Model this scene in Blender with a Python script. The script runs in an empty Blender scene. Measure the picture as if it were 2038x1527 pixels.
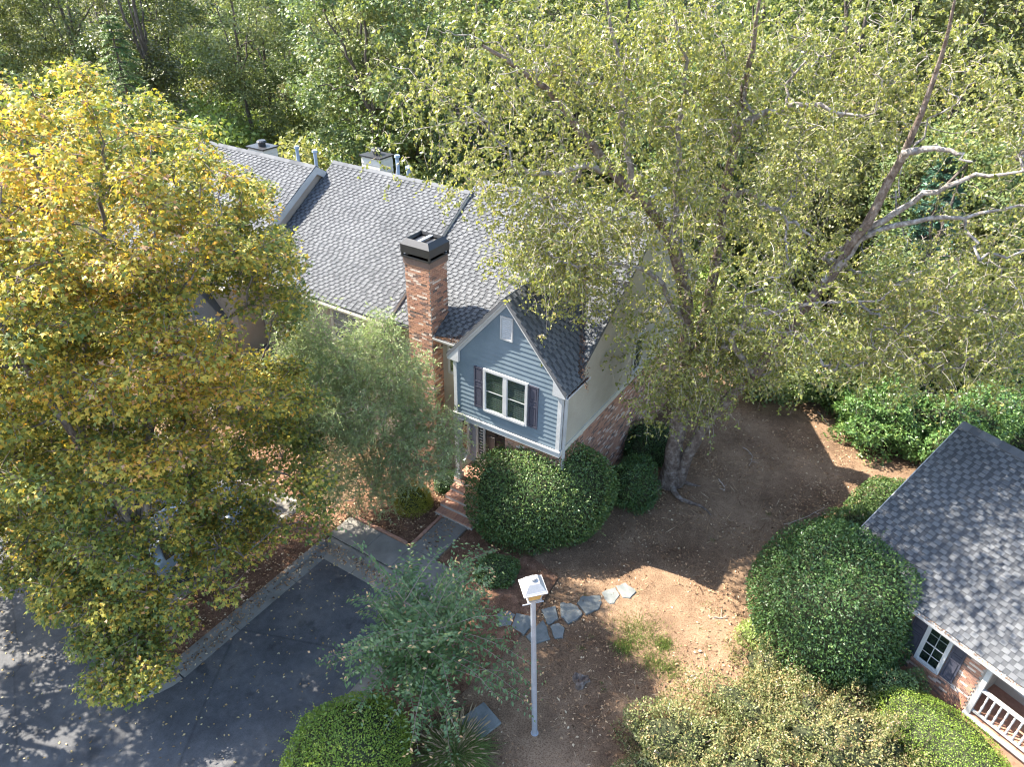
import bpy, bmesh, math, random
import numpy as np
from mathutils import Vector, Matrix

random.seed(7)
SC = bpy.context.scene
COL = SC.collection
R_ = math.radians

# ------------------------------------------------------------------ camera
F_PX, PITCH, ROLL, HCAM = 1450.0, R_(32.4), R_(1.2), 17.6
PCX, PCY = 1019.0, 763.5
fw = np.array([0, math.cos(PITCH), -math.sin(PITCH)])
rt0 = np.array([1.0, 0, 0]); up0 = np.cross(rt0, fw)
CR = math.cos(ROLL)*rt0 + math.sin(ROLL)*up0
CU = math.cos(ROLL)*up0 - math.sin(ROLL)*rt0
CAMP = np.array([0, 0, HCAM])
cd = bpy.data.cameras.new('camera'); cam = bpy.data.objects.new('camera', cd); COL.objects.link(cam)
cd.sensor_width = 36.0; cd.lens = F_PX/2038*36; cd.clip_end = 2000; cd.clip_start = 0.1
M = Matrix(((CR[0], CU[0], -fw[0], 0), (CR[1], CU[1], -fw[1], 0), (CR[2], CU[2], -fw[2], HCAM), (0, 0, 0, 1)))
cam.matrix_world = M
SC.camera = cam

# ------------------------------------------------------------------ world and sun
SUN_EL = R_(48.5)
sun_dir = np.array([-0.93*math.cos(SUN_EL), 0.368*math.cos(SUN_EL), math.sin(SUN_EL)])   # towards the sun
w = bpy.data.worlds.new('World'); SC.world = w; w.use_nodes = True
nt = w.node_tree; bg = nt.nodes['Background']
sk = nt.nodes.new('ShaderNodeTexSky'); sk.sky_type = 'NISHITA'; sk.sun_disc = False
sk.sun_elevation = SUN_EL; sk.sun_rotation = math.atan2(sun_dir[0], sun_dir[1])
nt.links.new(sk.outputs[0], bg.inputs[0]); bg.inputs[1].default_value = 0.145
sl = bpy.data.lights.new('sun', 'SUN'); sl.energy = 5.0; sl.angle = R_(0.5); sl.color = (1.0, 0.93, 0.82)
so = bpy.data.objects.new('sun', sl); COL.objects.link(so)
so.rotation_euler = Vector(tuple(sun_dir)).to_track_quat('Z', 'Y').to_euler()
SC.view_settings.view_transform = 'Standard'; SC.view_settings.look = 'None'
SC.view_settings.exposure = 2.25; SC.view_settings.gamma = 1.0
SC.view_settings.use_curve_mapping = False
SC.render.engine = 'CYCLES'
SC.cycles.pixel_filter_type = 'BLACKMAN_HARRIS'; SC.cycles.filter_width = 1.1
SC.cycles.max_bounces = 8; SC.cycles.transparent_max_bounces = 12
SC.cycles.diffuse_bounces = 4; SC.cycles.glossy_bounces = 2; SC.cycles.transmission_bounces = 4

# ------------------------------------------------------------------ helpers: pixels of the photograph to places in the yard
def ray(x, y): return fw + CR*(x-PCX)/F_PX - CU*(y-PCY)/F_PX
def G(x, y, z=0.0):                       # the point of height z seen at pixel x, y
    d = ray(x, y); return CAMP + d*(z-HCAM)/d[2]
def at(x, y, Y):                          # the point at distance Y seen at pixel x, y
    d = ray(x, y); return CAMP + d*Y/d[1]
def seen(P):                              # pixel of a point, and its depth
    D = np.asarray(P, float)-CAMP; c = D@fw
    return np.stack([PCX+F_PX*(D@CR)/c, PCY-F_PX*(D@CU)/c, c], -1)
YAW = R_(31.8)
HU = np.array([math.cos(YAW), -math.sin(YAW), 0]); HV = np.array([math.sin(YAW), math.cos(YAW), 0])
HO = G(911.5, 950, 0.8)*np.array([1, 1, 0])
def H2W(u, v, z=0.0): return HO + HU*u + HV*v + np.array([0, 0, z])
def W2H(P): d = np.asarray(P)-HO; return np.array([d@HU, d@HV, P[2]])
RANG = R_(-57)
RD = np.array([math.cos(RANG), math.sin(RANG), 0]); RN = np.array([-RD[1], RD[0], 0])
RO = np.array([9.503, 14.643, 0])
def R2W(d, n, z=0.0): return RO + RD*d + RN*n + np.array([0, 0, z])

# ------------------------------------------------------------------ materials
def ramp(nt, stops, fac):
    r = nt.nodes.new('ShaderNodeValToRGB'); e = r.color_ramp.elements
    while len(e) > 1: e.remove(e[-1])
    e[0].position = stops[0][0]; e[0].color = (*stops[0][1], 1)
    for p, c in stops[1:]:
        n = e.new(p); n.color = (*c, 1)
    nt.links.new(fac, r.inputs[0]); return r.outputs[0]
def newmat(name):
    m = bpy.data.materials.new(name); m.use_nodes = True
    nt = m.node_tree; return m, nt, nt.nodes['Principled BSDF']
def coord(nt, scale=1.0):
    t = nt.nodes.new('ShaderNodeTexCoord'); mp = nt.nodes.new('ShaderNodeMapping')
    mp.inputs['Scale'].default_value = (scale,)*3 if not isinstance(scale, tuple) else scale
    nt.links.new(t.outputs['Object'], mp.inputs[0]); return mp.outputs[0]
def noise(nt, vec, scale, detail=4, rough=0.6):
    n = nt.nodes.new('ShaderNodeTexNoise'); n.inputs['Scale'].default_value = scale
    n.inputs['Detail'].default_value = detail; n.inputs['Roughness'].default_value = rough
    if vec is not None: nt.links.new(vec, n.inputs['Vector'])
    return n.outputs[0]
def mixc(nt, fac, a, b, mode='MIX'):
    m = nt.nodes.new('ShaderNodeMix'); m.data_type = 'RGBA'; m.blend_type = mode
    for sock, val in ((m.inputs[0], fac), (m.inputs[6], a), (m.inputs[7], b)):
        if isinstance(val, bpy.types.NodeSocket): nt.links.new(val, sock)
        elif isinstance(val, tuple): sock.default_value = (*val, 1)
        else: sock.default_value = val
    return m.outputs[2]
def bump(nt, b, h, strength, dist=0.02):
    n = nt.nodes.new('ShaderNodeBump'); n.inputs['Strength'].default_value = strength
    n.inputs['Distance'].default_value = dist
    nt.links.new(h, n.inputs['Height']); nt.links.new(n.outputs[0], b.inputs['Normal'])
def rough_mat(name, c1, c2, scale=6, rough=0.85, bs=0.3, spec=0.3, fine=60, tint=None, metal=0.0):
    m, nt, b = newmat(name); v = coord(nt)
    n1 = noise(nt, v, scale); n2 = noise(nt, v, fine, 2)
    c = ramp(nt, [(0.3, c1), (0.7, c2)], n1)
    c = mixc(nt, 0.35, c, ramp(nt, [(0.3, (0.5,)*3), (0.7, (1.0,)*3)], n2), 'MULTIPLY')
    if tint:
        a = nt.nodes.new('ShaderNodeAttribute'); a.attribute_name = 'tint'
        c = mixc(nt, 0.8, c, ramp(nt, tint, a.outputs['Fac']), 'MULTIPLY')
    nt.links.new(c, b.inputs['Base Color']); b.inputs['Roughness'].default_value = rough
    b.inputs['Specular IOR Level'].default_value = spec; b.inputs['Metallic'].default_value = metal
    if bs: bump(nt, b, n2, bs)
    return m
def leaf_mat(name, stops, transl=0.35, rough=0.45, spec=0.35, tcol=(1.15, 1.2, 0.55), objvar=0.0, gain=1.42):
    stops = [(p, tuple(min(0.9, x*gain) for x in c)) for p, c in stops]
    m, nt, b = newmat(name)
    a = nt.nodes.new('ShaderNodeAttribute'); a.attribute_name = 'tint'
    c = ramp(nt, stops, a.outputs['Fac'])
    if objvar:
        oi = nt.nodes.new('ShaderNodeObjectInfo')
        h = nt.nodes.new('ShaderNodeHueSaturation')
        mr = nt.nodes.new('ShaderNodeMapRange'); mr.inputs[3].default_value = 0.5-0.04*objvar; mr.inputs[4].default_value = 0.5+0.03*objvar
        nt.links.new(oi.outputs['Random'], mr.inputs[0]); nt.links.new(mr.outputs[0], h.inputs['Hue'])
        m2 = nt.nodes.new('ShaderNodeMath'); m2.operation = 'MULTIPLY'; m2.inputs[1].default_value = 7.31
        m3 = nt.nodes.new('ShaderNodeMath'); m3.operation = 'FRACT'
        nt.links.new(oi.outputs['Random'], m2.inputs[0]); nt.links.new(m2.outputs[0], m3.inputs[0])
        mr2 = nt.nodes.new('ShaderNodeMapRange'); mr2.inputs[3].default_value = 0.7; mr2.inputs[4].default_value = 1.35
        nt.links.new(m3.outputs[0], mr2.inputs[0]); nt.links.new(mr2.outputs[0], h.inputs['Value'])
        nt.links.new(c, h.inputs['Color']); c = h.outputs[0]
    nt.links.new(c, b.inputs['Base Color']); b.inputs['Roughness'].default_value = rough
    b.inputs['Specular IOR Level'].default_value = spec
    tr = nt.nodes.new('ShaderNodeBsdfTranslucent')
    nt.links.new(mixc(nt, 1.0, c, tcol, 'MULTIPLY'), tr.inputs[0])
    mx = nt.nodes.new('ShaderNodeMixShader'); mx.inputs[0].default_value = transl
    nt.links.new(b.outputs[0], mx.inputs[1]); nt.links.new(tr.outputs[0], mx.inputs[2])
    nt.links.new(mx.outputs[0], nt.nodes['Material Output'].inputs[0])
    return m
def plain(name, c, rough=0.5, metal=0.0, spec=0.5, wear=0.12):
    return rough_mat(name, tuple(x*(1-wear) for x in c), tuple(min(1, x*(1+wear)) for x in c), 3, rough, 0.08, spec, 40, None, metal)
def glass_mat(name, tintc, refl=0.25):
    m, nt, b = newmat(name)
    g = nt.nodes.new('ShaderNodeBsdfGlossy'); g.inputs['Roughness'].default_value = 0.03
    t = nt.nodes.new('ShaderNodeBsdfTransparent'); t.inputs[0].default_value = (*tintc, 1)
    mx = nt.nodes.new('ShaderNodeMixShader'); mx.inputs[0].default_value = refl
    nt.links.new(t.outputs[0], mx.inputs[1]); nt.links.new(g.outputs[0], mx.inputs[2])
    nt.links.new(mx.outputs[0], nt.nodes['Material Output'].inputs[0]); return m

def ground_mat():
    m, nt, b = newmat('bare_earth'); v = coord(nt)
    n1 = noise(nt, v, 0.28, 5); n2 = noise(nt, v, 2.2, 5, 0.7); n3 = noise(nt, v, 26, 3, 0.75); n4 = noise(nt, v, 70, 2)
    c = ramp(nt, [(0.3, (0.085, 0.056, 0.037)), (0.5, (0.165, 0.110, 0.073)), (0.68, (0.26, 0.182, 0.122))], n2)
    c = mixc(nt, 0.55, c, ramp(nt, [(0.40, (0.10, 0.066, 0.044)), (0.60, (0.29, 0.202, 0.135))], n1))
    c = mixc(nt, 0.75, c, ramp(nt, [(0.36, (0.35, 0.27, 0.2)), (0.5, (0.9, 0.86, 0.8)), (0.66, (1.25, 1.2, 1.12))], n3), 'MULTIPLY')
    nt.links.new(c, b.inputs['Base Color']); b.inputs['Roughness'].default_value = 0.95; b.inputs['Specular IOR Level'].default_value = 0.1
    bump(nt, b, n4, 0.6, 0.03); return m
def mulch_mat():
    m, nt, b = newmat('pine_straw_mulch'); v = coord(nt)
    n2 = noise(nt, v, 3.0, 5, 0.7); n3 = noise(nt, v, 34, 3, 0.8)
    c = ramp(nt, [(0.3, (0.085, 0.047, 0.031)), (0.5, (0.16, 0.093, 0.062)), (0.7, (0.25, 0.15, 0.105))], n2)
    c = mixc(nt, 0.8, c, ramp(nt, [(0.35, (0.35, 0.28, 0.22)), (0.5, (0.9, 0.85, 0.8)), (0.65, (1.3, 1.2, 1.1))], n3), 'MULTIPLY')
    nt.links.new(c, b.inputs['Base Color']); b.inputs['Roughness'].default_value = 0.95; b.inputs['Specular IOR Level'].default_value = 0.1
    bump(nt, b, n3, 0.7, 0.04); return m
def asphalt_mat():
    m, nt, b = newmat('asphalt'); v = coord(nt)
    n1 = noise(nt, v, 0.5, 5, 0.65); n2 = noise(nt, v, 90, 2, 0.7); n3 = noise(nt, v, 5, 4)
    c = ramp(nt, [(0.32, (0.055, 0.055, 0.057)), (0.52, (0.085, 0.085, 0.087)), (0.7, (0.125, 0.117, 0.108))], n1)
    c = mixc(nt, 0.5, c, ramp(nt, [(0.3, (0.6,)*3), (0.7, (1.2,)*3)], n3), 'MULTIPLY')
    c = mixc(nt, 0.7, c, ramp(nt, [(0.35, (0.5,)*3), (0.6, (1.3,)*3)], n2), 'MULTIPLY')
    n5 = noise(nt, v, 1.7, 3, 0.5); c = mixc(nt, 0.8, c, ramp(nt, [(0.30, (0.55,)*3), (0.40, (1.0,)*3), (0.62, (1.0,)*3), (0.70, (1.3, 1.27, 1.22))], n5), 'MULTIPLY')
    # thin cracks
    vo = nt.nodes.new('ShaderNodeTexVoronoi'); vo.feature = 'DISTANCE_TO_EDGE'; vo.inputs['Scale'].default_value = 0.21
    nt.links.new(mixc(nt, 0.12, v, nt.nodes.new('ShaderNodeTexNoise').outputs[1]), vo.inputs['Vector'])
    c = mixc(nt, 1.0, c, ramp(nt, [(0.0, (0.72,)*3), (0.003, (0.8,)*3), (0.006, (1.0,)*3)], vo.outputs['Distance']), 'MULTIPLY')
    nt.links.new(c, b.inputs['Base Color']); b.inputs['Roughness'].default_value = 0.85; b.inputs['Specular IOR Level'].default_value = 0.25
    bump(nt, b, n2, 0.35, 0.01); return m

MAT = {}
MAT['ground'] = ground_mat(); MAT['mulch'] = mulch_mat(); MAT['asphalt'] = asphalt_mat(); MAT['floor'] = rough_mat('forest_leaf_litter', (0.045, 0.05, 0.025), (0.10, 0.085, 0.045), 1.5, 0.95, 0.6, 0.05, 30)
MAT['concrete'] = rough_mat('concrete', (0.15, 0.138, 0.12), (0.25, 0.228, 0.198), 1.3, 0.9, 0.3, 0.2)
MAT['flag'] = rough_mat('slate_flagstone', (0.12, 0.13, 0.125), (0.20, 0.21, 0.20), 4, 0.8, 0.4, 0.25)
MAT['stucco'] = rough_mat('tan_stucco', (0.33, 0.30, 0.24), (0.41, 0.375, 0.305), 0.9, 0.9, 0.12, 0.2)
MAT['taupe'] = rough_mat('taupe_siding', (0.36, 0.30, 0.25), (0.42, 0.35, 0.29), 2, 0.85, 0.12, 0.2)
MAT['blue'] = rough_mat('grey_blue_siding', (0.128, 0.168, 0.195), (0.168, 0.212, 0.242), 1.3, 0.6, 0.08, 0.35)
MAT['bluegrey_wall'] = rough_mat('porch_wall_paint', (0.22, 0.25, 0.31), (0.26, 0.29, 0.35), 2.5, 0.6, 0.05)
MAT['white'] = rough_mat('white_trim', (0.38, 0.38, 0.37), (0.49, 0.49, 0.48), 2, 0.5, 0.05, 0.4)
MAT['cream'] = rough_mat('cream_trim', (0.48, 0.45, 0.38), (0.56, 0.53, 0.45), 3, 0.6, 0.05, 0.4)
MAT['shutter'] = plain('charcoal_shutter', (0.055, 0.055, 0.075), 0.5)
MAT['door'] = plain('dark_door', (0.05, 0.042, 0.042), 0.45)
MAT['metal_dark'] = plain('black_metal', (0.025, 0.025, 0.027), 0.4, 0.0, 0.5)
MAT['metal_grey'] = plain('galvanised_pole', (0.36, 0.39, 0.43), 0.45, 0.35)
MAT['lantern_roof'] = plain('lantern_roof_paint', (0.40, 0.38, 0.36), 0.45)
MAT['vent_pipe'] = plain('grey_blue_pipe', (0.25, 0.32, 0.40), 0.5)
MAT['amber'] = plain('amber_glass', (0.50, 0.30, 0.09), 0.25)
MAT['brown_trim'] = plain('brown_trim', (0.22, 0.15, 0.11), 0.7)
MAT['glass'] = glass_mat('window_glass', (0.78, 0.84, 0.82), 0.16)
MAT['car_glass'] = plain('car_glass', (0.012, 0.014, 0.016), 0.08, 0, 0.6)
MAT['car_paint'] = plain('silver_blue_car_paint', (0.26, 0.32, 0.385), 0.3, 0.25, 0.6, 0.03)
MAT['rubber'] = plain('tyre_rubber', (0.02, 0.02, 0.02), 0.8)
MAT['steel'] = plain('wheel_alloy', (0.5, 0.5, 0.52), 0.35, 0.8)
MAT['red_lens'] = plain('red_lamp_lens', (0.35, 0.02, 0.02), 0.2)
MAT['room_dark'] = plain('painted_room_dark', (0.03, 0.035, 0.035), 0.9)  # near-black colour standing for the unlit rooms
MAT['blind'] = plain('louvre_blind', (0.22, 0.235, 0.215), 0.6)
MAT['core'] = plain('painted_shade_core', (0.045, 0.05, 0.028), 1.0, 0, 0.0, 0.3)  # shade inside the shrubs, put into the colour
MAT['mortar'] = rough_mat('mortar', (0.30, 0.27, 0.24), (0.42, 0.38, 0.34), 8, 0.95, 0.3, 0.1)
BR = [(0.0, (0.16, 0.12, 0.11)), (0.12, (0.42, 0.24, 0.18)), (0.35, (0.92, 0.44, 0.26)), (0.6, (1.05, 0.57, 0.34)), (0.85, (0.78, 0.42, 0.29)), (0.93, (1.3, 1.05, 0.9)), (1.0, (1.5, 1.35, 1.2))]
MAT['brick'] = rough_mat('weathered_brick', (0.38, 0.33, 0.30), (0.50, 0.445, 0.41), 9, 0.9, 0.4, 0.15, 50, BR)
SH = [(0.0, (0.30, 0.31, 0.34)), (0.22, (0.42, 0.43, 0.46)), (0.5, (0.85, 0.86, 0.88)), (1.0, (1.15, 1.15, 1.16))]
MAT['shingle'] = rough_mat('asphalt_shingle', (0.112, 0.115, 0.118), (0.150, 0.153, 0.156), 0.7, 0.95, 0.5, 0.15, 90, SH)
def bark(name, a, b_, c, sc=(9, 9, 2.5)):
    m, nt, b = newmat(name); v = coord(nt, sc)
    n1 = noise(nt, v, 1.2, 6, 0.7); n2 = noise(nt, v, 5, 3)
    col = ramp(nt, [(0.32, a), (0.5, b_), (0.68, c)], n1)
    nt.links.new(col, b.inputs['Base Color']); b.inputs['Roughness'].default_value = 0.9; b.inputs['Specular IOR Level'].default_value = 0.15
    bump(nt, b, n2, 0.8, 0.05); return m
MAT['birch_bark'] = bark('mottled_birch_bark', (0.065, 0.047, 0.038), (0.155, 0.118, 0.095), (0.30, 0.26, 0.225), (5, 5, 4))
MAT['birch_limb'] = bark('pale_birch_limb', (0.10, 0.085, 0.072), (0.25, 0.22, 0.195), (0.42, 0.40, 0.37), (6, 6, 6))
MAT['oak_bark'] = bark('grey_brown_bark', (0.05, 0.04, 0.032), (0.11, 0.09, 0.075), (0.19, 0.165, 0.14))
MAT['maple_bark'] = bark('maple_bark', (0.08, 0.065, 0.055), (0.17, 0.145, 0.125), (0.30, 0.27, 0.24))
MAT['twig'] = plain('brown_twig', (0.26, 0.20, 0.165), 0.9, 0, 0.1, 0.3)
MAT['twig_pale'] = plain('pale_twig', (0.40, 0.34, 0.29), 0.9, 0, 0.1, 0.3)
L = {}
L['maple'] = leaf_mat('turning_maple_leaf', [(0.0, (0.065, 0.10, 0.030)), (0.30, (0.125, 0.16, 0.040)), (0.52, (0.25, 0.235, 0.045)), (0.74, (0.43, 0.33, 0.055)), (0.9, (0.47, 0.25, 0.045)), (1.0, (0.44, 0.27, 0.17))], 0.42, 0.5, 0.3, (1.25, 1.12, 0.55), 0.0, 1.3)
L['birch'] = leaf_mat('birch_leaf', [(0.0, (0.068, 0.083, 0.023)), (0.4, (0.13, 0.143, 0.038)), (0.72, (0.215, 0.215, 0.06)), (0.92, (0.36, 0.33, 0.085)), (1.0, (0.40, 0.29, 0.15))], 0.40, 0.36, 0.45, (1.1, 1.12, 0.6))
L['forest'] = leaf_mat('woodland_leaf', [(0.0, (0.036, 0.050, 0.020)), (0.4, (0.075, 0.092, 0.034)), (0.8, (0.135, 0.150, 0.055)), (1.0, (0.28, 0.24, 0.08))], 0.36, 0.42, 0.4, (1.1, 1.15, 0.6), 1.0, 1.8)
L['pine'] = leaf_mat('pine_needles', [(0.0, (0.03, 0.065, 0.045)), (0.6, (0.065, 0.125, 0.085)), (1.0, (0.11, 0.17, 0.11))], 0.2, 0.45, 0.4, (1.1, 1.2, 0.9), 0.0, 1.9)
L['cedar'] = leaf_mat('cedar_spray', [(0.0, (0.035, 0.06, 0.018)), (0.6, (0.085, 0.13, 0.04)), (1.0, (0.15, 0.18, 0.06))], 0.2, 0.5, 0.3)
L['holly'] = leaf_mat('holly_leaf', [(0.0, (0.016, 0.038, 0.012)), (0.55, (0.036, 0.072, 0.02)), (0.93, (0.07, 0.115, 0.03)), (1.0, (0.15, 0.18, 0.05))], 0.14, 0.42, 0.4)
L['camellia'] = leaf_mat('camellia_leaf', [(0.0, (0.02, 0.042, 0.012)), (0.55, (0.048, 0.085, 0.022)), (0.9, (0.095, 0.135, 0.035)), (1.0, (0.2, 0.2, 0.07))], 0.16, 0.42, 0.4)
L['boxwood'] = leaf_mat('boxwood_leaf', [(0.0, (0.06, 0.11, 0.018)), (0.6, (0.14, 0.20, 0.03)), (1.0, (0.27, 0.30, 0.05))], 0.3, 0.45, 0.35)
L['azalea'] = leaf_mat('azalea_leaf', [(0.0, (0.06, 0.085, 0.028)), (0.45, (0.14, 0.155, 0.055)), (0.70, (0.24, 0.22, 0.10)), (0.86, (0.36, 0.23, 0.09)), (1.0, (0.42, 0.32, 0.24))], 0.3, 0.4, 0.4, (1.1, 1.1, 0.7), 0.0, 1.2)
L['azalea_bright'] = leaf_mat('pale_shrub_leaf', [(0.0, (0.08, 0.13, 0.03)), (0.5, (0.17, 0.22, 0.06)), (1.0, (0.30, 0.33, 0.12))], 0.3, 0.4, 0.4)
L['crepe'] = leaf_mat('crepe_myrtle_leaf', [(0.0, (0.036, 0.064, 0.024)), (0.6, (0.068, 0.108, 0.040)), (0.88, (0.14, 0.165, 0.055)), (1.0, (0.36, 0.21, 0.10))], 0.3, 0.36, 0.5, (1.1, 1.2, 0.6), 0.0, 1.8)
L['feather'] = leaf_mat('feathery_leaf', [(0.0, (0.07, 0.10, 0.04)), (0.6, (0.15, 0.185, 0.08)), (1.0, (0.28, 0.29, 0.16))], 0.35, 0.45, 0.4, (1.1, 1.15, 0.7), 0.0, 1.9)
L['chart'] = leaf_mat('chartreuse_leaf', [(0.0, (0.11, 0.12, 0.015)), (0.6, (0.20, 0.19, 0.025)), (1.0, (0.30, 0.25, 0.05))], 0.35, 0.5, 0.3)
L['magnolia'] = leaf_mat('glossy_laurel_leaf', [(0.0, (0.035, 0.075, 0.022)), (0.6, (0.07, 0.13, 0.035)), (1.0, (0.15, 0.20, 0.06))], 0.2, 0.36, 0.45)
L['grass'] = leaf_mat('grass_blade', [(0.0, (0.045, 0.075, 0.018)), (0.6, (0.10, 0.14, 0.035)), (1.0, (0.28, 0.26, 0.11))], 0.3, 0.5, 0.3)
L['plume'] = leaf_mat('grass_plume', [(0.0, (0.30, 0.24, 0.15)), (1.0, (0.5, 0.42, 0.29))], 0.3, 0.8, 0.1, (1.1, 1.0, 0.9), 0.0, 0.9)
L['litter'] = leaf_mat('fallen_leaf', [(0.0, (0.09, 0.05, 0.03)), (0.4, (0.25, 0.145, 0.08)), (0.75, (0.42, 0.27, 0.15)), (1.0, (0.55, 0.44, 0.29))], 0.1, 0.7, 0.2, (1, 0.9, 0.7), 0.0, 0.95)
L['litter_dark'] = leaf_mat('rotting_leaf', [(0.0, (0.05, 0.03, 0.02)), (0.6, (0.14, 0.075, 0.045)), (1.0, (0.26, 0.16, 0.10))], 0.05, 0.8, 0.1, (1, .9, .7), 0.0, 1.0)
L['litter_y'] = leaf_mat('fallen_maple_leaf', [(0.0, (0.20, 0.12, 0.05)), (0.5, (0.42, 0.30, 0.12)), (1.0, (0.55, 0.46, 0.25))], 0.1, 0.6, 0.3, (1, 0.9, 0.6), 0.0, 0.95)

# ------------------------------------------------------------------ mesh builders
def fast_mesh(name, verts, faces, tint=None, smooth=False):
    verts = np.ascontiguousarray(verts, np.float32).reshape(-1, 3); faces = np.ascontiguousarray(faces, np.int32)
    me = bpy.data.meshes.new(name); k = faces.shape[1]
    me.vertices.add(len(verts)); me.vertices.foreach_set('co', verts.ravel())
    me.loops.add(faces.size); me.loops.foreach_set('vertex_index', faces.ravel())
    me.polygons.add(len(faces)); me.polygons.foreach_set('loop_start', np.arange(0, faces.size, k, dtype=np.int32))
    if smooth: me.polygons.foreach_set('use_smooth', np.ones(len(faces), bool))
    me.update(calc_edges=True)
    if tint is not None:
        a = me.attributes.new('tint', 'FLOAT', 'POINT'); a.data.foreach_set('value', np.ascontiguousarray(tint, np.float32))
    return me
def link(name, me, mat, parent=None, kind=None, label=None):
    o = bpy.data.objects.new(name, me); COL.objects.link(o)
    if mat is not None and not me.materials: me.materials.append(mat)
    if parent is not None: o.parent = parent
    if kind: o['kind'] = kind
    if label: o['label'] = label
    return o
def tag(o, label, cat, group=None):
    o['label'] = label; o['category'] = cat
    if group: o['group'] = group
    return o
def thing(name, label, cat, loc=(0, 0, 0), rz=0.0, group=None):
    o = bpy.data.objects.new(name, None); COL.objects.link(o); o.empty_display_size = 0.2
    o.location = tuple(loc); o.rotation_euler = (0, 0, rz)
    return tag(o, label, cat, group)
def structure(name, me, mat, parent=None):
    return link(name, me, mat, parent, 'structure')

class MB:
    """collects boxes, prisms and tubes; one mesh object per build()"""
    def __init__(s, off=(0, 0, 0)): s.v = []; s.f = []; s.t = []; s.off = np.array(off, float); s.sm = False
    def add(s, vs, fs, tint=0.5):
        b = len(s.v)
        for p in vs: s.v.append(tuple(np.asarray(p, float)-s.off)); s.t.append(tint)
        for f in fs: s.f.append([b+i for i in f])
        return s
    def box(s, x0, x1, y0, y1, z0, z1, tint=0.5):
        return s.add([(x0, y0, z0), (x1, y0, z0), (x1, y1, z0), (x0, y1, z0), (x0, y0, z1), (x1, y0, z1), (x1, y1, z1), (x0, y1, z1)],
                     [(0, 3, 2, 1), (4, 5, 6, 7), (0, 1, 5, 4), (1, 2, 6, 5), (2, 3, 7, 6), (3, 0, 4, 7)], tint)
    def hexa(s, p, tint=0.5):          # 8 points: bottom ring then top ring
        return s.add(p, [(0, 3, 2, 1), (4, 5, 6, 7), (0, 1, 5, 4), (1, 2, 6, 5), (2, 3, 7, 6), (3, 0, 4, 7)], tint)
    def prism(s, poly, axis, a, b, tint=0.5):   # poly in the two other axes, extruded along axis from a to b
        n = len(poly)
        def mk(p, c):
            q = list(p); q.insert(axis, c); return q
        vs = [mk(p, a) for p in poly]+[mk(p, b) for p in poly]
        fs = [tuple(range(n))[::-1], tuple(range(n, 2*n))]+[(i, (i+1) % n, n+(i+1) % n, n+i) for i in range(n)]
        return s.add(vs, fs, tint)
    def bar(s, p, q, w, h, up=(0, 0, 1), tint=0.5):     # rectangular bar from p to q
        p = np.array(p, float); q = np.array(q, float); d = q-p; d /= np.linalg.norm(d)
        a = np.cross(d, up); a /= np.linalg.norm(a); b = np.cross(a, d)
        c = [(-1, -1), (1, -1), (1, 1), (-1, 1)]
        return s.add([p+a*i*w/2+b*j*h/2 for i, j in c]+[q+a*i*w/2+b*j*h/2 for i, j in c],
                     [(0, 3, 2, 1), (4, 5, 6, 7), (0, 1, 5, 4), (1, 2, 6, 5), (2, 3, 7, 6), (3, 0, 4, 7)], tint)
    def cyl(s, p, q, r0, r1=None, n=10, tint=0.5):
        r1 = r0 if r1 is None else r1
        p = np.array(p, float); q = np.array(q, float); d = q-p; d /= np.linalg.norm(d)
        a = np.cross(d, (0.3, 0.9, 0.2) if abs(d[2]) > 0.5 else (0, 0, 1)); a /= np.linalg.norm(a); b = np.cross(d, a)
        an = [2*math.pi*i/n for i in range(n)]
        return s.add([p+(a*math.cos(t)+b*math.sin(t))*r0 for t in an]+[q+(a*math.cos(t)+b*math.sin(t))*r1 for t in an],
                     [tuple(range(n))[::-1], tuple(range(n, 2*n))]+[(i, (i+1) % n, n+(i+1) % n, n+i) for i in range(n)], tint)
    def mesh(s, name):
        me = bpy.data.meshes.new(name); me.from_pydata(s.v, [], s.f)
        a = me.attributes.new('tint', 'FLOAT', 'POINT'); a.data.foreach_set('value', np.array(s.t, np.float32)); me.update()
        bm = bmesh.new(); bm.from_mesh(me); bmesh.ops.recalc_face_normals(bm, faces=bm.faces); bm.to_mesh(me); bm.free()
        return me
    def build(s, name, mat, parent=None, kind=None, label=None, bev=0.0):
        o = link(name, s.mesh(name), mat, parent, kind, label)
        if bev:
            m = o.modifiers.new('bevel', 'BEVEL'); m.width = bev; m.segments = 2; m.limit_method = 'ANGLE'
        return o

# ------------------------------------------------------------------ foliage
def unit(a): return a/np.maximum(np.linalg.norm(a, axis=-1, keepdims=True), 1e-9)
def leaf_mesh(name, P, D, N, Ln, Wd, tint, fold=0.15, shape='kite'):
    D = unit(D); S = unit(np.cross(D, N)); N = np.cross(S, D); Ln = Ln[:, None]; Wd = Wd[:, None]
    n = len(P)
    if shape == 'kite':
        V = np.stack([P, P+D*Ln*0.42+S*Wd*0.5+N*Wd*fold, P+D*Ln, P+D*Ln*0.42-S*Wd*0.5+N*Wd*fold], 1)
        fa = np.array([(0, 1, 2), (0, 2, 3)]); k = 4
    else:     # lobed
        V = np.stack([P, P+D*Ln*0.38+S*Wd*0.56-N*Wd*fold, P+D*Ln*0.48+S*Wd*0.2, P+D*Ln-N*Ln*fold, P+D*Ln*0.48-S*Wd*0.2, P+D*Ln*0.38-S*Wd*0.56-N*Wd*fold], 1)
        fa = np.array([(0, 1, 2), (0, 2, 4), (2, 3, 4), (0, 4, 5)]); k = 6
    F = (np.arange(n)[:, None, None]*k+fa[None]).reshape(-1, 3)
    return fast_mesh(name, V.reshape(-1, 3), F, np.repeat(np.clip(tint, 0, 1), k))
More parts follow.
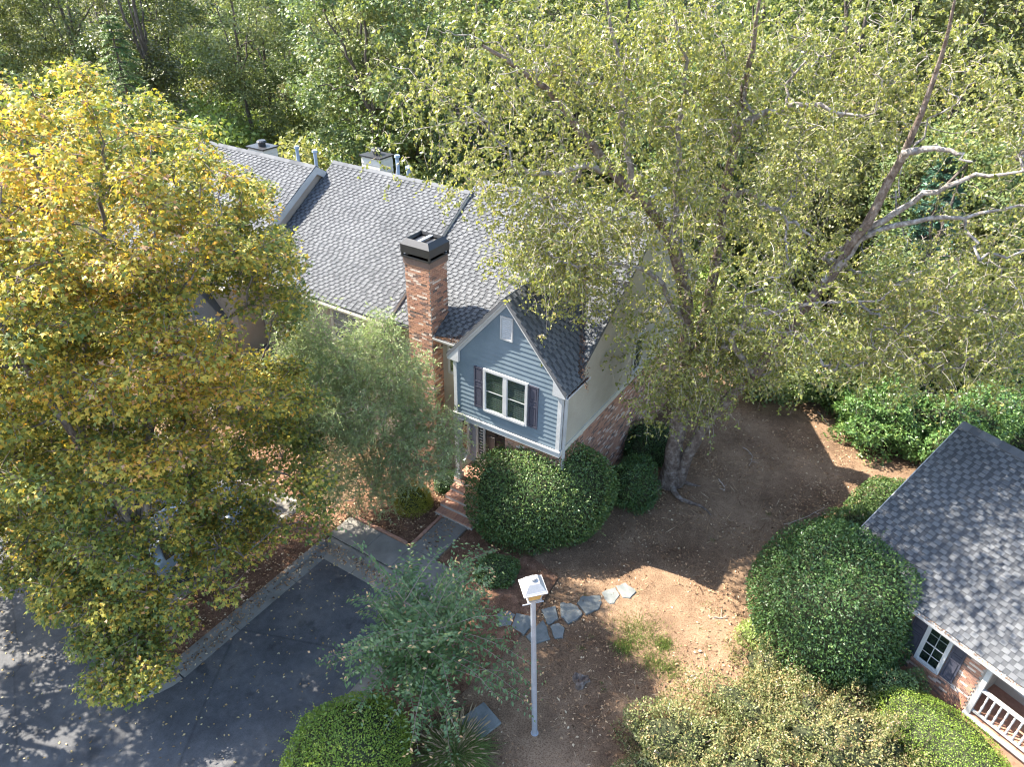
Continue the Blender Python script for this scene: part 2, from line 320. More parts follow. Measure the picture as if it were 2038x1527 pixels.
def tubes(name, paths, radii, sides=4, smooth=True, tint=None):
    paths = np.asarray(paths, float); n, K, _ = paths.shape
    T = unit(np.gradient(paths, axis=1)); ref = np.array([0.37, 0.91, 0.17])
    A = unit(np.cross(T, ref)); B = np.cross(T, A)
    an = np.arange(sides)*2*np.pi/sides
    V = paths[:, :, None]+(A[:, :, None]*np.cos(an)[None, None, :, None]+B[:, :, None]*np.sin(an)[None, None, :, None])*np.asarray(radii)[:, :, None, None]
    base = (np.arange(n)[:, None, None]*K+np.arange(K-1)[None, :, None])*sides
    i = np.arange(sides)[None, None, :]; j = (i+1) % sides
    F = np.stack([base+i, base+j, base+sides+j, base+sides+i], -1).reshape(-1, 4)
    return fast_mesh(name, V.reshape(-1, 3), F, None, smooth)
def resample(pts, rad, K, rng, wob=0.0):
    pts = np.asarray(pts, float); rad = np.asarray(rad, float)
    d = np.r_[0, np.cumsum(np.linalg.norm(np.diff(pts, axis=0), axis=1))]; t = np.linspace(0, d[-1], K)
    # smooth through a Catmull-like double interpolation
    q = np.stack([np.interp(t, d, pts[:, i]) for i in range(3)], 1)
    for _ in range(3): q[1:-1] = 0.25*q[:-2]+0.5*q[1:-1]+0.25*q[2:]
    q[1:-1] += rng.normal(0, wob, q[1:-1].shape)
    return q, np.interp(t, d, rad)
def skeleton(stems, clusters, rng, bow=0.1, nsub=4, pen=0.3, rtip=0.012, wob=0.06, down=0.6):
    pos = []; par = []; plen = []
    for q, r in stems:
        L0 = np.r_[0, np.cumsum(np.linalg.norm(np.diff(q, axis=0), axis=1))]
        for i in range(len(q)//4, len(q)): pos.append(q[i]); par.append(-1); plen.append(L0[i])
    st = np.array(pos); C = np.asarray(clusters)
    order = np.argsort(np.min(np.linalg.norm(C[:, None]-st[None], axis=2), axis=1))
    n0 = len(pos); NP = np.zeros((n0+len(C)*nsub, 3)); NP[:n0] = st
    PL = np.zeros(len(NP)); PL[:n0] = plen; PAR = -np.ones(len(NP), int); cnt = n0; links = []
    for ci in order:
        c = C[ci]; P = NP[:cnt]
        dv = c-P; d = np.linalg.norm(dv, axis=1)
        cost = d+pen*PL[:cnt]+down*np.maximum(0, P[:, 2]-c[2])
        j = int(np.argmin(cost)); a = P[j].copy(); idx = [j]
        for k in range(1, nsub+1):
            s = k/nsub; p = a+(c-a)*s; p[2] += bow*d[j]*4*s*(1-s)
            if k < nsub: p += rng.normal(0, wob*d[j]**0.5, 3)*0.5
            NP[cnt] = p; PAR[cnt] = idx[-1]; PL[cnt] = PL[idx[-1]]+d[j]/nsub; idx.append(cnt); cnt += 1
        links.append(idx)
    cn = np.zeros(cnt)
    for idx in links: cn[idx[-1]] += 1
    for i in range(cnt-1, n0-1, -1):
        if PAR[i] >= n0: cn[PAR[i]] += cn[i]
    paths = np.array([[NP[i] for i in idx] for idx in links])
    rad = np.array([[rtip*math.sqrt(max(cn[i], 1)) if i >= n0 else 0 for i in idx] for idx in links])
    rad[:, 0] = np.where(rad[:, 0] == 0, rad[:, 1]*1.2, np.minimum(rad[:, 0], rad[:, 1]*1.3))
    return paths, rad
def ellipsoid_points(rng, c, r, n, shell=0.0):
    p = unit(rng.normal(size=(n, 3)))*(shell+(1-shell)*rng.random((n, 1)))**(1/3.0)
    return np.asarray(c)+p*np.asarray(r)
def blob_noise(p, rng, f=1.3, k=5):
    a = np.zeros(len(p))
    for _ in range(k):
        w_ = rng.normal(size=3)*f; a += np.sin(p@w_+rng.random()*6.28)
    return a/k

# ------------------------------------------------------------------ ground, driveway, kerbs
def in_drive(u, v):
    if v < -4.85 and -2.2 < u < 2.5: return True
    if u < -4.45 and v < -3.7: return True
    if v < -11.3 and u < 2.5: return True
    if v < -10.2 and u < -2.2:      # rounded nose of the island
        return (u+3.3)**2+(v+10.2)**2 > 1.12**2
    return False
def lines(lo, hi, fine, a, b, coarse):
    return np.unique(np.concatenate([np.arange(a, b+1e-6, fine), np.linspace(lo, a, coarse), np.linspace(b, hi, coarse)]))
rng = np.random.default_rng(3)
gx = lines(-420, 420, 0.3, -26, 24, 26); gy = lines(-120, 480, 0.3, 4, 34, 30)
X, Y = np.meshgrid(gx, gy); Z = 0.035*np.sin(X*0.9+1)*np.sin(Y*0.7)+0.02*np.sin(X*2.3+Y*1.7)
UU = (X-HO[0])*HU[0]+(Y-HO[1])*HU[1]; VV = (X-HO[0])*HV[0]+(Y-HO[1])*HV[1]
lowm = ((VV < -4.2) & (UU > -2.35) & (UU < 2.6)) | ((UU < -4.3) & (VV < -3.5)) | ((VV < -11.2) & (UU < 2.6)) | \
       ((VV < -10.2) & (UU < -2.2) & ((UU+3.3)**2+(VV+10.2)**2 > 0.98**2))
Z = np.where(lowm, -0.42, Z)
near = (UU > -3.0) & (UU < 4.8) & (VV > -5.2) & (VV < 0.6)
Z = np.where(near & ~lowm, np.minimum(Z, 0.0)-0.01, Z)
ny, nx = X.shape; idx = np.arange(nx*ny).reshape(ny, nx)
F = np.stack([idx[:-1, :-1], idx[:-1, 1:], idx[1:, 1:], idx[1:, :-1]], -1).reshape(-1, 4)
structure('ground', fast_mesh('ground', np.stack([X, Y, Z], -1), F, None, True), MAT['ground'])
DZ = -0.13
def grid_sheet(name, us, vs, z, mat, inside=None, world=H2W):
    pts = []; fs = []; ids = {}
    for i in range(len(us)-1):
        for j in range(len(vs)-1):
            if inside and not inside((us[i]+us[i+1])/2, (vs[j]+vs[j+1])/2): continue
            q = []
            for a, b in ((i, j), (i+1, j), (i+1, j+1), (i, j+1)):
                if (a, b) not in ids: ids[(a, b)] = len(pts); pts.append(world(us[a], vs[b], z))
                q.append(ids[(a, b)])
            fs.append(q)
    return structure(name, fast_mesh(name, np.array(pts), np.array(fs)), mat)
grid_sheet('driveway', np.arange(-34, 2.61, 0.2), np.arange(-34, -3.45, 0.2), DZ, MAT['asphalt'], lambda u, v: in_drive(u-0.1, v-0.1) or in_drive(u+0.1, v) or in_drive(u, v-0.15))
def kerb(name, pts, w=0.17, top=0.03, pan=0.42, side=1):
    """kerb along a polyline in house coordinates with a sloping gutter pan on the road side"""
    pts = np.array(pts, float); d = np.gradient(pts, axis=0); d /= np.linalg.norm(d, axis=1, keepdims=True)
    nrm = np.stack([d[:, 1], -d[:, 0]], 1)*side        # points at the road
    prof = [(-w, -0.4), (-w, top), (-w+0.02, top+0.012), (-0.03, top+0.012), (0.0, top-0.01), (0.03, DZ+0.035), (pan, DZ+0.012), (pan, -0.4)]
    V = []; Fc = []; k = len(prof)
    for i, p in enumerate(pts):
        for o_, z in prof: q = p+nrm[i]*o_; V.append(H2W(q[0], q[1], z))
    for i in range(len(pts)-1):
        for j in range(k-1): a = i*k+j; Fc.append((a, a+1, a+k+1, a+k))
    return structure(name, fast_mesh(name, np.array(V), np.array(Fc)), MAT['concrete'])
arc = [(-3.3+1.0*math.cos(t), -10.2-1.0*math.sin(t)) for t in np.linspace(0, math.pi, 14)]
def jointed(pts, step=1.5):
    return pts
# island kerb: lower side in three jointed lengths, nose, upper side
segs = [(-4.35, -6.1), (-6.115, -8.3), (-8.315, -10.2)]
for a, b in segs: kerb('kerb', [(-2.3, v) for v in np.linspace(a, b, 6)], side=-1)
kerb('kerb', arc, side=-1)
kerb('kerb', [(-4.3, v) for v in np.linspace(-10.2, -3.75, 12)], side=-1, pan=0.3)
kerb('kerb', [(2.62, v) for v in np.linspace(-4.9, -9.0, 8)], side=1)
kerb('kerb', [(2.62, v) for v in np.linspace(-9.015, -16, 8)], side=1)
kerb('kerb', [(u, -4.3) for u in np.linspace(-2.3, -0.7, 5)], side=1, pan=0.6)
kerb('kerb', [(u, -4.3) for u in np.linspace(-0.685, 2.6, 8)], side=1, pan=0.6)
kerb('kerb', [(u, -3.6) for u in np.linspace(-12, -4.3, 14)], side=1, pan=0.3)
# mulch beds
def poly_sheet(name, poly, z, mat, world=H2W):
    me = bpy.data.meshes.new(name); me.from_pydata([tuple(world(p[0], p[1], z)) for p in poly], [], [list(range(len(poly)))]); me.update()
    return structure(name, me, mat)
poly_sheet('mulch_bed', [(-2.42, -4.2), (-2.42, -10.2)]+[(-3.3+0.9*math.cos(t), -10.2-0.9*math.sin(t)) for t in np.linspace(0, math.pi, 10)][1:-1]+[(-4.18, -10.2), (-4.18, -3.4)], 0.028, MAT['mulch'])
poly_sheet('mulch_bed', [(-10, -3.4), (-2.5, -3.4), (-2.5, -2.95), (0.2, -2.95), (0.2, -0.4), (-0.4, 1.2), (-10, 1.0)], 0.024, MAT['mulch'])
poly_sheet('mulch_bed', [(1.4, -0.6), (1.4, -3.0), (2.7, -3.2), (2.75, -9), (4.6, -8), (5.2, -4.5), (5.0, -1.5)], 0.037, MAT['mulch'])
# walkway: four slabs along the parking court, two up to the steps, brick edging
wk = thing('walkway', 'grey concrete walkway turning from the parking kerb to the brick steps', 'walkway', H2W(0, -3.5), -YAW)
wk['kind'] = 'structure'; del wk['category']
wo = (0, -3.5, 0)
for u0, u1 in ((-2.42, -0.95), (-0.94, 0.28), (0.29, 1.3), (1.31, 2.6)):
    MB(wo).box(u0, u1, -4.1, -3.06, -0.1, 0.045).build('slab', MAT['concrete'], wk, bev=0.012)
for v0, v1 in ((-3.05, -1.85), (-1.84, -0.62)):
    MB(wo).box(0.29, 1.3, v0, v1, -0.1, 0.05).build('slab', MAT['concrete'], wk, bev=0.012)
rr = random.Random(5)
ebr = [MB().box(-0.1, 0.1, -0.045, 0.045, -0.05, 0.075, t).mesh('edging_brick') for t in (0.3, 0.45, 0.6, 0.8)]
def brick_at(me, p, rz, parent, name='brick', sc=None):
    o = link(name, me, MAT['brick'], parent); o.location = p; o.rotation_euler = (rr.uniform(-.03, .03), rr.uniform(-.03, .03), rz+rr.uniform(-.03, .03))
    if sc: o.scale = sc
    return o
for i in range(11): brick_at(rr.choice(ebr), (-2.2+i*0.215, -2.99+3.5, 0.02), 0, wk)
for i in range(11): brick_at(rr.choice(ebr), (0.22, -2.9+i*0.215+3.5, 0.02), math.pi/2, wk)

# ------------------------------------------------------------------ stone path
fs = thing('stone_path', 'path of grey-green irregular flagstones set in the dirt behind the lamp post', 'path', G(1100, 1230))
fl0 = G(1100, 1230)
stones_px = [[(1561, 243), (1683, 205), (1822, 318), (1745, 405), (1650, 395), (1612, 330)], [(1385, 330), (1555, 265), (1612, 365), (1545, 470), (1490, 480), (1420, 410)],
             [(1070, 460), (1140, 372), (1365, 365), (1385, 460), (1340, 545), (1185, 605)], [(855, 465), (985, 462), (1085, 515), (1140, 600), (1080, 660), (960, 720), (870, 640)],
             [(618, 545), (800, 497), (835, 665), (700, 735), (655, 640)], [(728, 755), (835, 715), (915, 785), (895, 905), (790, 915)],
             [(425, 885), (640, 680), (690, 760), (735, 925), (520, 985)], [(300, 590), (560, 640), (530, 690), (395, 870), (245, 755)], [(60, 600), (190, 560), (290, 610), (235, 740), (90, 770)]]
for st_ in stones_px:
    pts = [G(980+x*320/2038, 1130+y*320/2038)-fl0 for x, y in st_]
    c = np.mean(pts, 0); n = len(pts)
    ring = []
    for i in range(n):
        a, b = np.array(pts[i]), np.array(pts[(i+1) % n])
        ring += [a, a*0.67+b*0.33+rng.normal(0, 0.012, 3), a*0.33+b*0.67+rng.normal(0, 0.012, 3)]
    m = MB(); h = 0.058
    ring = np.array(ring); nn_ = len(ring)
    low = ring.copy(); low[:, 2] = -0.05; mid = ring.copy(); mid[:, 2] = h-0.015; top = c+(ring-c)*0.95; top[:, 2] = h
    V = np.concatenate([low, mid, top]); fcs = []
    for k in range(2):
        for i in range(nn_): fcs.append((k*nn_+i, k*nn_+(i+1) % nn_, (k+1)*nn_+(i+1) % nn_, (k+1)*nn_+i))
    fcs.append(tuple(range(2*nn_, 3*nn_)))
    m.add(V, fcs); m.build('flagstone', MAT['flag'], fs)
# a lone slab beside the ornamental grass
p0 = G(955, 1440)
m = MB(); m.box(-0.42, 0.42, -0.38, 0.38, -0.03, 0.09)
o = m.build('stone_slab', MAT['flag'], bev=0.02); o.location = tuple(p0); o.rotation_euler = (0, 0, 0.7)
tag(o, 'single grey stone slab lying behind the tufted ornamental grass', 'stone slab')

# ------------------------------------------------------------------ brick and shingle surfaces
def brick_field(parent, org, ex, ey, en, Wd, Hh, visible, limit, rs, clip=None, course=0.0733, bl=0.217, j=0.011, weights=None, name_rest='brickwork'):
    """running-bond bricks on a rectangle; org, ex, ey, en in the parent's own frame; the nearest ones as objects"""
    r = random.Random(rs); org = np.array(org, float); ex = np.array(ex, float); ey = np.array(ey, float); en = np.array(en, float)
    rest = MB(); items = []
    k = 0; y = 0.0
    while y+course*0.6 < Hh:
        x = -(bl/2 if k % 2 else 0.0)
        while x < Wd-0.03:
            a, b = max(x, 0)+j/2, min(x+bl, Wd)-j/2
            if b-a > 0.03:
                cx_, cy_ = (a+b)/2, y+course/2
                if clip is None or clip(cx_, cy_): items.append((a, b, y+j/2, min(y+course, Hh)-j/2))
            x += bl
        y += course; k += 1
    variants = {}
    order = sorted(range(len(items)), key=lambda i: visible(*(org+ex*(items[i][0]+items[i][1])/2+ey*(items[i][2]+items[i][3])/2)))
    singles = set(order[:limit])
    for i, (a, b, c, d) in enumerate(items):
        t = min(1, max(0, r.betavariate(2.2, 2.0))) if r.random() > 0.2 else r.choice((0.02, 0.06, 0.96, 1.0))
        dep = 0.012+r.random()*0.008
        pts = [org+ex*x+ey*y_+en*z_ for z_ in (-0.01, dep) for x, y_ in ((a, c), (b, c), (b, d), (a, d))]
        if i in singles:
            key = (round(b-a, 3), round(d-c, 3), round(t*12))
            if key not in variants:
                q = [ex*x+ey*y_+en*z_ for z_ in (-0.01, 0.015) for x, y_ in ((-(b-a)/2, -(d-c)/2), ((b-a)/2, -(d-c)/2), ((b-a)/2, (d-c)/2), (-(b-a)/2, (d-c)/2))]
                variants[key] = MB().hexa(q, round(t*12)/12).mesh('brick')
            o = link('brick', variants[key], MAT['brick'], parent)
            o.location = tuple(org+ex*(a+b)/2+ey*(c+d)/2+en*r.uniform(-0.003, 0.004))
        else: rest.hexa(pts, t)
    if rest.v: rest.build(name_rest, MAT['brick'], parent, 'stuff')
def shingle_field(roof, org, es, et, Ls, Lt, visible, limit, rs, inside=None, expo=0.138, period=0.265):
    """lapped courses of raised tabs; the tabs showing largest are objects of their own"""
    r = random.Random(rs); org = np.array(org, float); es = np.array(es, float); et = np.array(et, float); en = np.cross(es, et); en /= np.linalg.norm(en)
    rest = MB(); items = []; rows = int(Lt/expo)+1
    for k in range(rows):
        t0 = k*expo; t1 = min(Lt, t0+expo*1.12)
        if t1-t0 < 0.03: continue
        if inside is None:
            s0, s1 = 0, Ls
            rest.add([org+es*s0+et*t0, org+es*s1+et*t0, org+es*s1+et*t0+en*0.012, org+es*s0+et*t0+en*0.012, org+es*s1+et*t1+en*0.003, org+es*s0+et*t1+en*0.003],
                     [(0, 1, 2, 3), (3, 2, 4, 5)], 0.22)
        else:
            ss = [s for s in np.arange(0, Ls, 0.1) if inside(s+0.05, t0+expo/2)]
            if ss:
                s0, s1 = ss[0], min(Ls, ss[-1]+0.1)
                rest.add([org+es*s0+et*t0, org+es*s1+et*t0, org+es*s1+et*t0+en*0.012, org+es*s0+et*t0+en*0.012, org+es*s1+et*t1+en*0.003, org+es*s0+et*t1+en*0.003],
                         [(0, 1, 2, 3), (3, 2, 4, 5)], 0.22)
        s = -r.random()*period*0.5+(period/2 if k % 2 else 0)-period
        while s < Ls:
            wd = period*r.uniform(0.50, 0.66); a, b = max(0, s), min(Ls, s+wd)
            if b-a > 0.05 and (inside is None or inside((a+b)/2, t0+expo/2)): items.append((a, b, t0, t1))
            s += period*r.uniform(0.92, 1.08)
    order = sorted(range(len(items)), key=lambda i: visible(*(org+es*(items[i][0]+items[i][1])/2+et*items[i][2])))
    singles = set(order[:limit]); variants = {}
    def tab(w_, l_, o_):
        c = [(-w_/2, 0), (w_/2, 0), (w_/2, l_), (-w_/2, l_)]
        return [o_+es*x+et*y+en*(0.006 if y == 0 else 0.0) for x, y in c]+[o_+es*x+et*y+en*(0.034 if y == 0 else 0.008) for x, y in c]
    for i, (a, b, t0, t1) in enumerate(items):
        tn = 0.6+r.uniform(-0.17, 0.2)
        if i in singles:
            w_ = max(0.06, round((b-a)*25)/25); key = (w_, round(t1-t0, 2), round(tn*5))
            if key not in variants: variants[key] = MB().hexa(tab(w_, t1-t0, np.zeros(3)), round(tn*5)/5).mesh('shingle')
            o = link('shingle', variants[key], MAT['shingle'], roof); o.location = tuple(org+es*(a+b)/2+et*t0)
        else: rest.hexa(tab(b-a, t1-t0, org+es*(a+b)/2+et*t0), tn)
    rest.build('shingle_courses', MAT['shingle'], roof, 'stuff')
    return len(items)
def view_dist(to_world):
    def f(*p):
        P = to_world(np.array(p)); q = seen(P)
        out = 0 if (-10 < q[0] < 2048 and -10 < q[1] < 1537) else 1000
        return q[2]+out
    return f

# ------------------------------------------------------------------ windows and doors
def window(parent, off, org, ex, en, w_, h_, lights=(1, 2), frame=0.07, blind=True, name='window', depth=0.06, mull=None, trim=MAT['white']):
    """org: lower left corner on the wall face; ex along the wall, en outwards; all in house coordinates"""
    org = np.array(org, float); ex = np.array(ex, float); en = np.array(en, float); ez = np.array([0, 0, 1.0])
    def bx(m, a, b, c, d, e, f, t=0.5):
        return m.hexa([org+ex*x+ez*z+en*n for n in (e, f) for x, z in ((a, c), (b, c), (b, d), (a, d))], t)
    m = MB(off); f = frame
    bx(m, -f, 0, -f, h_+f, 0, depth); bx(m, w_, w_+f, -f, h_+f, 0, depth); bx(m, 0, w_, h_, h_+f, 0, depth); bx(m, 0, w_, -f, 0, 0, depth+0.015)
    if mull: bx(m, w_/2-mull/2, w_/2+mull/2, 0, h_, 0, depth-0.004)
    fr = m.build('window_frame', trim, parent, label=None)
    bx(MB(off), -0.002, w_+0.002, -0.002, h_+0.002, 0.001, 0.006).build('room_dark_panel', MAT['room_dark'], fr)  # flat dark panel on the solid wall, painted as the unlit room
    if blind:
        n = int(h_/0.075); bm = MB(off)
        for i in range(n):
            z = (i+0.5)*h_/n
            bm.hexa([org+ex*x+ez*(z+dz)+en*nn for dz, nn, x in ((-0.02, 0.022, 0.03), (-0.02, 0.022, w_-0.03), (-0.014, 0.014, w_-0.03), (-0.014, 0.014, 0.03), (0.02, 0.03, 0.03), (0.02, 0.03, w_-0.03), (0.026, 0.022, w_-0.03), (0.026, 0.022, 0.03))])
        bm.build('blind_slats', MAT['blind'], fr)
    cols = 2 if mull else 1
    for c in range(cols):
        x0 = 0 if c == 0 else w_/2+mull/2; x1 = w_ if cols == 1 else (w_/2-mull/2 if c == 0 else w_)
        s = MB(off); b = 0.028
        for z0, z1, dd in ((0, h_/2+b/2, 0.0), (h_/2-b/2, h_, 0.008)):
            bx(s, x0, x0+b, z0, z1, 0.02+dd, 0.045+dd); bx(s, x1-b, x1, z0, z1, 0.02+dd, 0.045+dd)
            bx(s, x0+b, x1-b, z0, z0+b, 0.02+dd, 0.044+dd); bx(s, x0+b, x1-b, z1-b, z1, 0.02+dd, 0.044+dd)
        for gx_ in range(1, lights[0]):
            xx = x0+(x1-x0)*gx_/lights[0]; bx(s, xx-0.01, xx+0.01, b, h_-b, 0.03, 0.043)
        for gz_ in range(1, lights[1]):
            if lights[1] % 2 == 0 and gz_ == lights[1]//2: continue
            zz = h_*gz_/lights[1]; bx(s, x0+b, x1-b, zz-0.01, zz+0.01, 0.03, 0.042)
        s.build('sash', trim, fr)
        for z0, z1, dd in ((0.02, h_/2, 0.034), (h_/2, h_-0.02, 0.04)):
            bx(MB(off), x0+0.02, x1-0.02, z0, z1, dd, dd+0.003).build('pane', MAT['glass'], fr)
    return fr
def shutter(parent, off, org, ex, en, w_, h_):
    org = np.array(org, float); ex = np.array(ex, float); en = np.array(en, float); ez = np.array([0, 0, 1.0])
    m = MB(off)
    def bx(a, b, c, d, e, f): m.hexa([org+ex*x+ez*z+en*n for n in (e, f) for x, z in ((a, c), (b, c), (b, d), (a, d))])
    s = 0.045
    bx(0, s, 0, h_, 0, 0.04); bx(w_-s, w_, 0, h_, 0, 0.04)
    rails = [(0, 0.07), (h_*0.50, h_*0.50+0.05), (h_*0.64, h_*0.64+0.05), (h_-0.06, h_)]
    for a, b in rails: bx(s, w_-s, a, b, 0, 0.038)
    for (a0, a1), (b0, b1) in zip(rails[:-1], rails[1:]):
        bx(s, w_-s, a1, b0, 0, 0.018); bx(s+0.025, w_-s-0.025, a1+0.025, b0-0.025, 0.018, 0.032)
    return m.build('shutter', MAT['shutter'], parent)

# ------------------------------------------------------------------ roofs
RS = 0.628
def gable_roof(parent, off, u0, u1, v_e, z_e, v_r, z_r, seed, limit, rear=True, trim=MAT['white'], holes=None):
    sl_ = math.hypot(1, RS); z_at = lambda v: z_e+(v-v_e)*(z_r-z_e)/(v_r-v_e)
    vb = 2*v_r-v_e; th = 0.14
    m = MB(off)
    m.prism([(v_e, z_e-th), (v_e, z_e-0.006), (v_r, z_r-0.006), (vb, z_e-0.006), (vb, z_e-th), (v_r, z_r-th)], 0, u0, u1)
    roof = m.build('roof', MAT['shingle'], parent)
    o_ = np.array(off, float); es = np.array([1.0, 0, 0]); et = np.array([0, v_r-v_e, z_r-z_e]); Lt = np.linalg.norm(et); et /= Lt
    tw = lambda p: H2W(*(p+o_))
    n = shingle_field(roof, np.array([u0, v_e, z_e])-o_, es, et, u1-u0, Lt-0.08, view_dist(tw), limit, seed)
    cap = MB(off)
    k = 0; x = u0
    while x < u1:
        b = min(u1, x+0.3)
        cap.hexa([(x, v_r-0.15, z_r-0.075), (b, v_r-0.15, z_r-0.085), (b, v_r, z_r+0.012), (x, v_r, z_r+0.022), (x, v_r-0.15, z_r-0.05), (b, v_r-0.15, z_r-0.06), (b, v_r, z_r+0.03), (x, v_r, z_r+0.045)], rr.uniform(0.3, 0.8))
        cap.hexa([(x, v_r, z_r+0.022), (b, v_r, z_r+0.012), (b, v_r+0.15, z_r-0.085), (x, v_r+0.15, z_r-0.075), (x, v_r, z_r+0.045), (b, v_r, z_r+0.03), (b, v_r+0.15, z_r-0.06), (x, v_r+0.15, z_r-0.05)], rr.uniform(0.3, 0.8))
        x += 0.29
    cap.build('ridge_cap', MAT['shingle'], roof)
    return roof
def gutter(parent, off, p, q, out, mat):
    """a half-round-ish channel between two points, out = outward unit vector"""
    p = np.array(p, float); q = np.array(q, float); out = np.array(out, float); ez = np.array([0, 0, 1.0])
    prof = [(0, 0.0), (0, -0.10), (0.07, -0.11), (0.115, -0.06), (0.12, 0.005), (0.105, 0.005), (0.10, -0.05), (0.06, -0.09), (0.012, -0.085), (0.012, 0.0)]
    m = MB(off); V = [p+out*a+ez*b for a, b in prof]+[q+out*a+ez*b for a, b in prof]; k = len(prof)
    m.add(V, [(i, (i+1) % k, k+(i+1) % k, k+i) for i in range(k)]+[(0, 1, 8, 9), (1, 2, 7, 8), (2, 3, 6, 7), (3, 4, 5, 6), (k, k+1, k+8, k+9), (k+1, k+2, k+7, k+8), (k+2, k+3, k+6, k+7), (k+3, k+4, k+5, k+6)])
    return m.build('gutter', mat, parent)

# ------------------------------------------------------------------ end townhouse (the grey-blue gable)
O3 = (0.0, 0.0, 0.0)
h3 = thing('townhouse', 'end townhouse with a grey-blue gable, white trim and tall brick chimney', 'townhouse', H2W(0, 0), -YAW)
U0, U1 = -3.35, 3.96
zf = lambda v: 5.87+(v-0.7)*RS
MB(O3).prism([(1.1, 0), (1.1, zf(1.1)-0.14), (6.27, zf(6.27)-0.14), (11.45, zf(1.1)-0.14), (11.45, 0)], 0, U0, U1).build('wall', MAT['stucco'], h3)
roof3 = gable_roof(h3, O3, U0-0.02, U1+0.06, 0.7, 5.87, 6.27, 9.37, 11, 240)
# flush rake boards of the right wall and the shoulder step down to the wing gutter
m = MB(O3)
m.hexa([(U1+0.0, 1.0, zf(1.0)-0.24), (U1+0.045, 1.0, zf(1.0)-0.24), (U1+0.045, 6.27, zf(6.27)-0.24), (U1, 6.27, zf(6.27)-0.24), (U1, 1.0, zf(1.0)-0.13), (U1+0.045, 1.0, zf(1.0)-0.13), (U1+0.045, 6.27, zf(6.27)-0.13), (U1, 6.27, zf(6.27)-0.13)])
m.build('rake_board', MAT['stucco'], h3)
# wing: upper storey with lapped siding
EAZ, APZ, WM = 5.95, 8.48, 1.98
wl = lambda z: 0.0 if z < EAZ else WM*(z-EAZ)/(APZ-0.1-EAZ)
MB(O3).prism([(0, 3.5), (0, EAZ-0.05), (WM, APZ-0.22), (U1, EAZ-0.05), (U1, 3.5)], 1, 0.0, 1.1).build('wing_wall', MAT['stucco'], h3)
z = 3.72
while z < APZ-0.35:
    z1 = min(z+0.176, APZ-0.2); a0, a1 = wl(z+0.03), wl(z1+0.03)
    if 2*(WM-a0) < 0.1: break
    p = [(a0, -0.034, z), (U1-a0, -0.034, z), (U1-a0, 0.0, z), (a0, 0.0, z), (a1, -0.012, z1+0.012), (U1-a1, -0.012, z1+0.012), (U1-a1, 0.0, z1+0.012), (a1, 0.0, z1+0.012)]
    MB(O3).hexa(p).build('siding_board', MAT['blue'], h3)
    z += 0.164
# corner boards, band, frieze, rakes
MB(O3).box(-0.02, 0.10, -0.055, 0.02, 3.66, 5.86).build('corner_board', MAT['white'], h3)
MB(O3).box(U1-0.11, U1+0.022, -0.055, 0.09, 3.66, 5.86).build('corner_board', MAT['white'], h3)
MB(O3).box(-0.06, U1+0.05, -0.075, 0.05, 3.46, 3.645).build('band_board', MAT['white'], h3)
MB(O3).box(-0.07, U1+0.06, -0.10, 0.05, 3.647, 3.685).build('drip_cap', MAT['white'], h3)
MB(O3).box(U1-0.01, U1+0.045, 0.06, 11.4, 3.47, 3.66).build('band_board', MAT['cream'], h3)
sx = 1.175
for sgn in (-1, 1):
    xe, xa = WM+sgn*2.16, WM
    zt = lambda x: APZ-abs(x-WM)*sx
    for y0, y1, t0, t1, nm in ((-0.16, -0.115, 0.0, 0.20, 'rake_board'), (-0.07, -0.03, 0.19, 0.34, 'frieze_board')):
        xo = xe if nm == 'rake_board' else WM+sgn*1.98
        m = MB(O3)
        pts = [(xo, zt(xo)-t1), (xa, zt(xa)-t1), (xa, zt(xa)-t0), (xo, zt(xo)-t0)]
        m.prism([(a, b) for a, b in pts], 1, y0, y1); m.build(nm, MAT['white'], h3)
    # soffit under the rake
    m = MB(O3); m.prism([(xe, zt(xe)-0.2), (xa, zt(xa)-0.2), (xa, zt(xa)-0.17), (xe, zt(xe)-0.17)], 1, -0.115, 0.0); m.build('soffit', MAT['cream'], h3)
    # cornice return
    m = MB(O3)
    x2 = WM+sgn*1.72
    m.prism([(xe, zt(xe)-0.2), (x2, zt(xe)-0.2), (x2, zt(x2)-0.2), (xe, zt(xe)-0.12)], 1, -0.158, -0.06); m.build('cornice_return', MAT['white'], h3)
# wing roof: two slopes
es = np.array([0, 1.0, 0])
for sgn, lim in ((1, 60), (-1, 0)):
    xe = WM+sgn*2.17; zt = APZ-2.17*sx
    m = MB(O3)
    m.prism([(WM, APZ-0.15), (xe, zt-0.15), (xe, zt), (WM, APZ)], 1, -0.17, 0.95)
    m.add([(WM, 0.95, APZ-0.15), (xe, 0.95, zt-0.15), (xe, 0.95, zt), (WM, 0.95, APZ), (WM, 4.85, APZ-0.02), (WM, 4.85, APZ)], [(1, 2, 5, 4), (2, 3, 5), (0, 1, 4), (0, 3, 2, 1)])
    rf = m.build('roof', MAT['shingle'], h3)
    e_t = np.array([-sgn*2.17, 0, 2.17*sx]); Lt = np.linalg.norm(e_t); e_t /= Lt
    def ins(s, t, sgn=sgn, Lt=Lt):
        vv = s if sgn > 0 else 5.2-s
        return vv < 1.12+(4.95-0.75)*t/Lt
    if sgn > 0: shingle_field(rf, (xe, -0.17, zt+0.004), es, e_t, 5.2, Lt-0.04, view_dist(lambda p: H2W(*p)), lim, 31, ins)
    else: shingle_field(rf, (xe, 5.03, zt+0.004), -es, e_t, 5.2, Lt-0.04, view_dist(lambda p: H2W(*p)), lim, 33, ins)
gutter(h3, O3, (4.14, -0.15, 5.86), (4.14, 1.25, 5.86), (1, 0, 0), MAT['white'])
gutter(h3, O3, (-1.33, 0.68, 5.80), (-0.16, 0.68, 5.80), (0, -1, 0), MAT['white'])
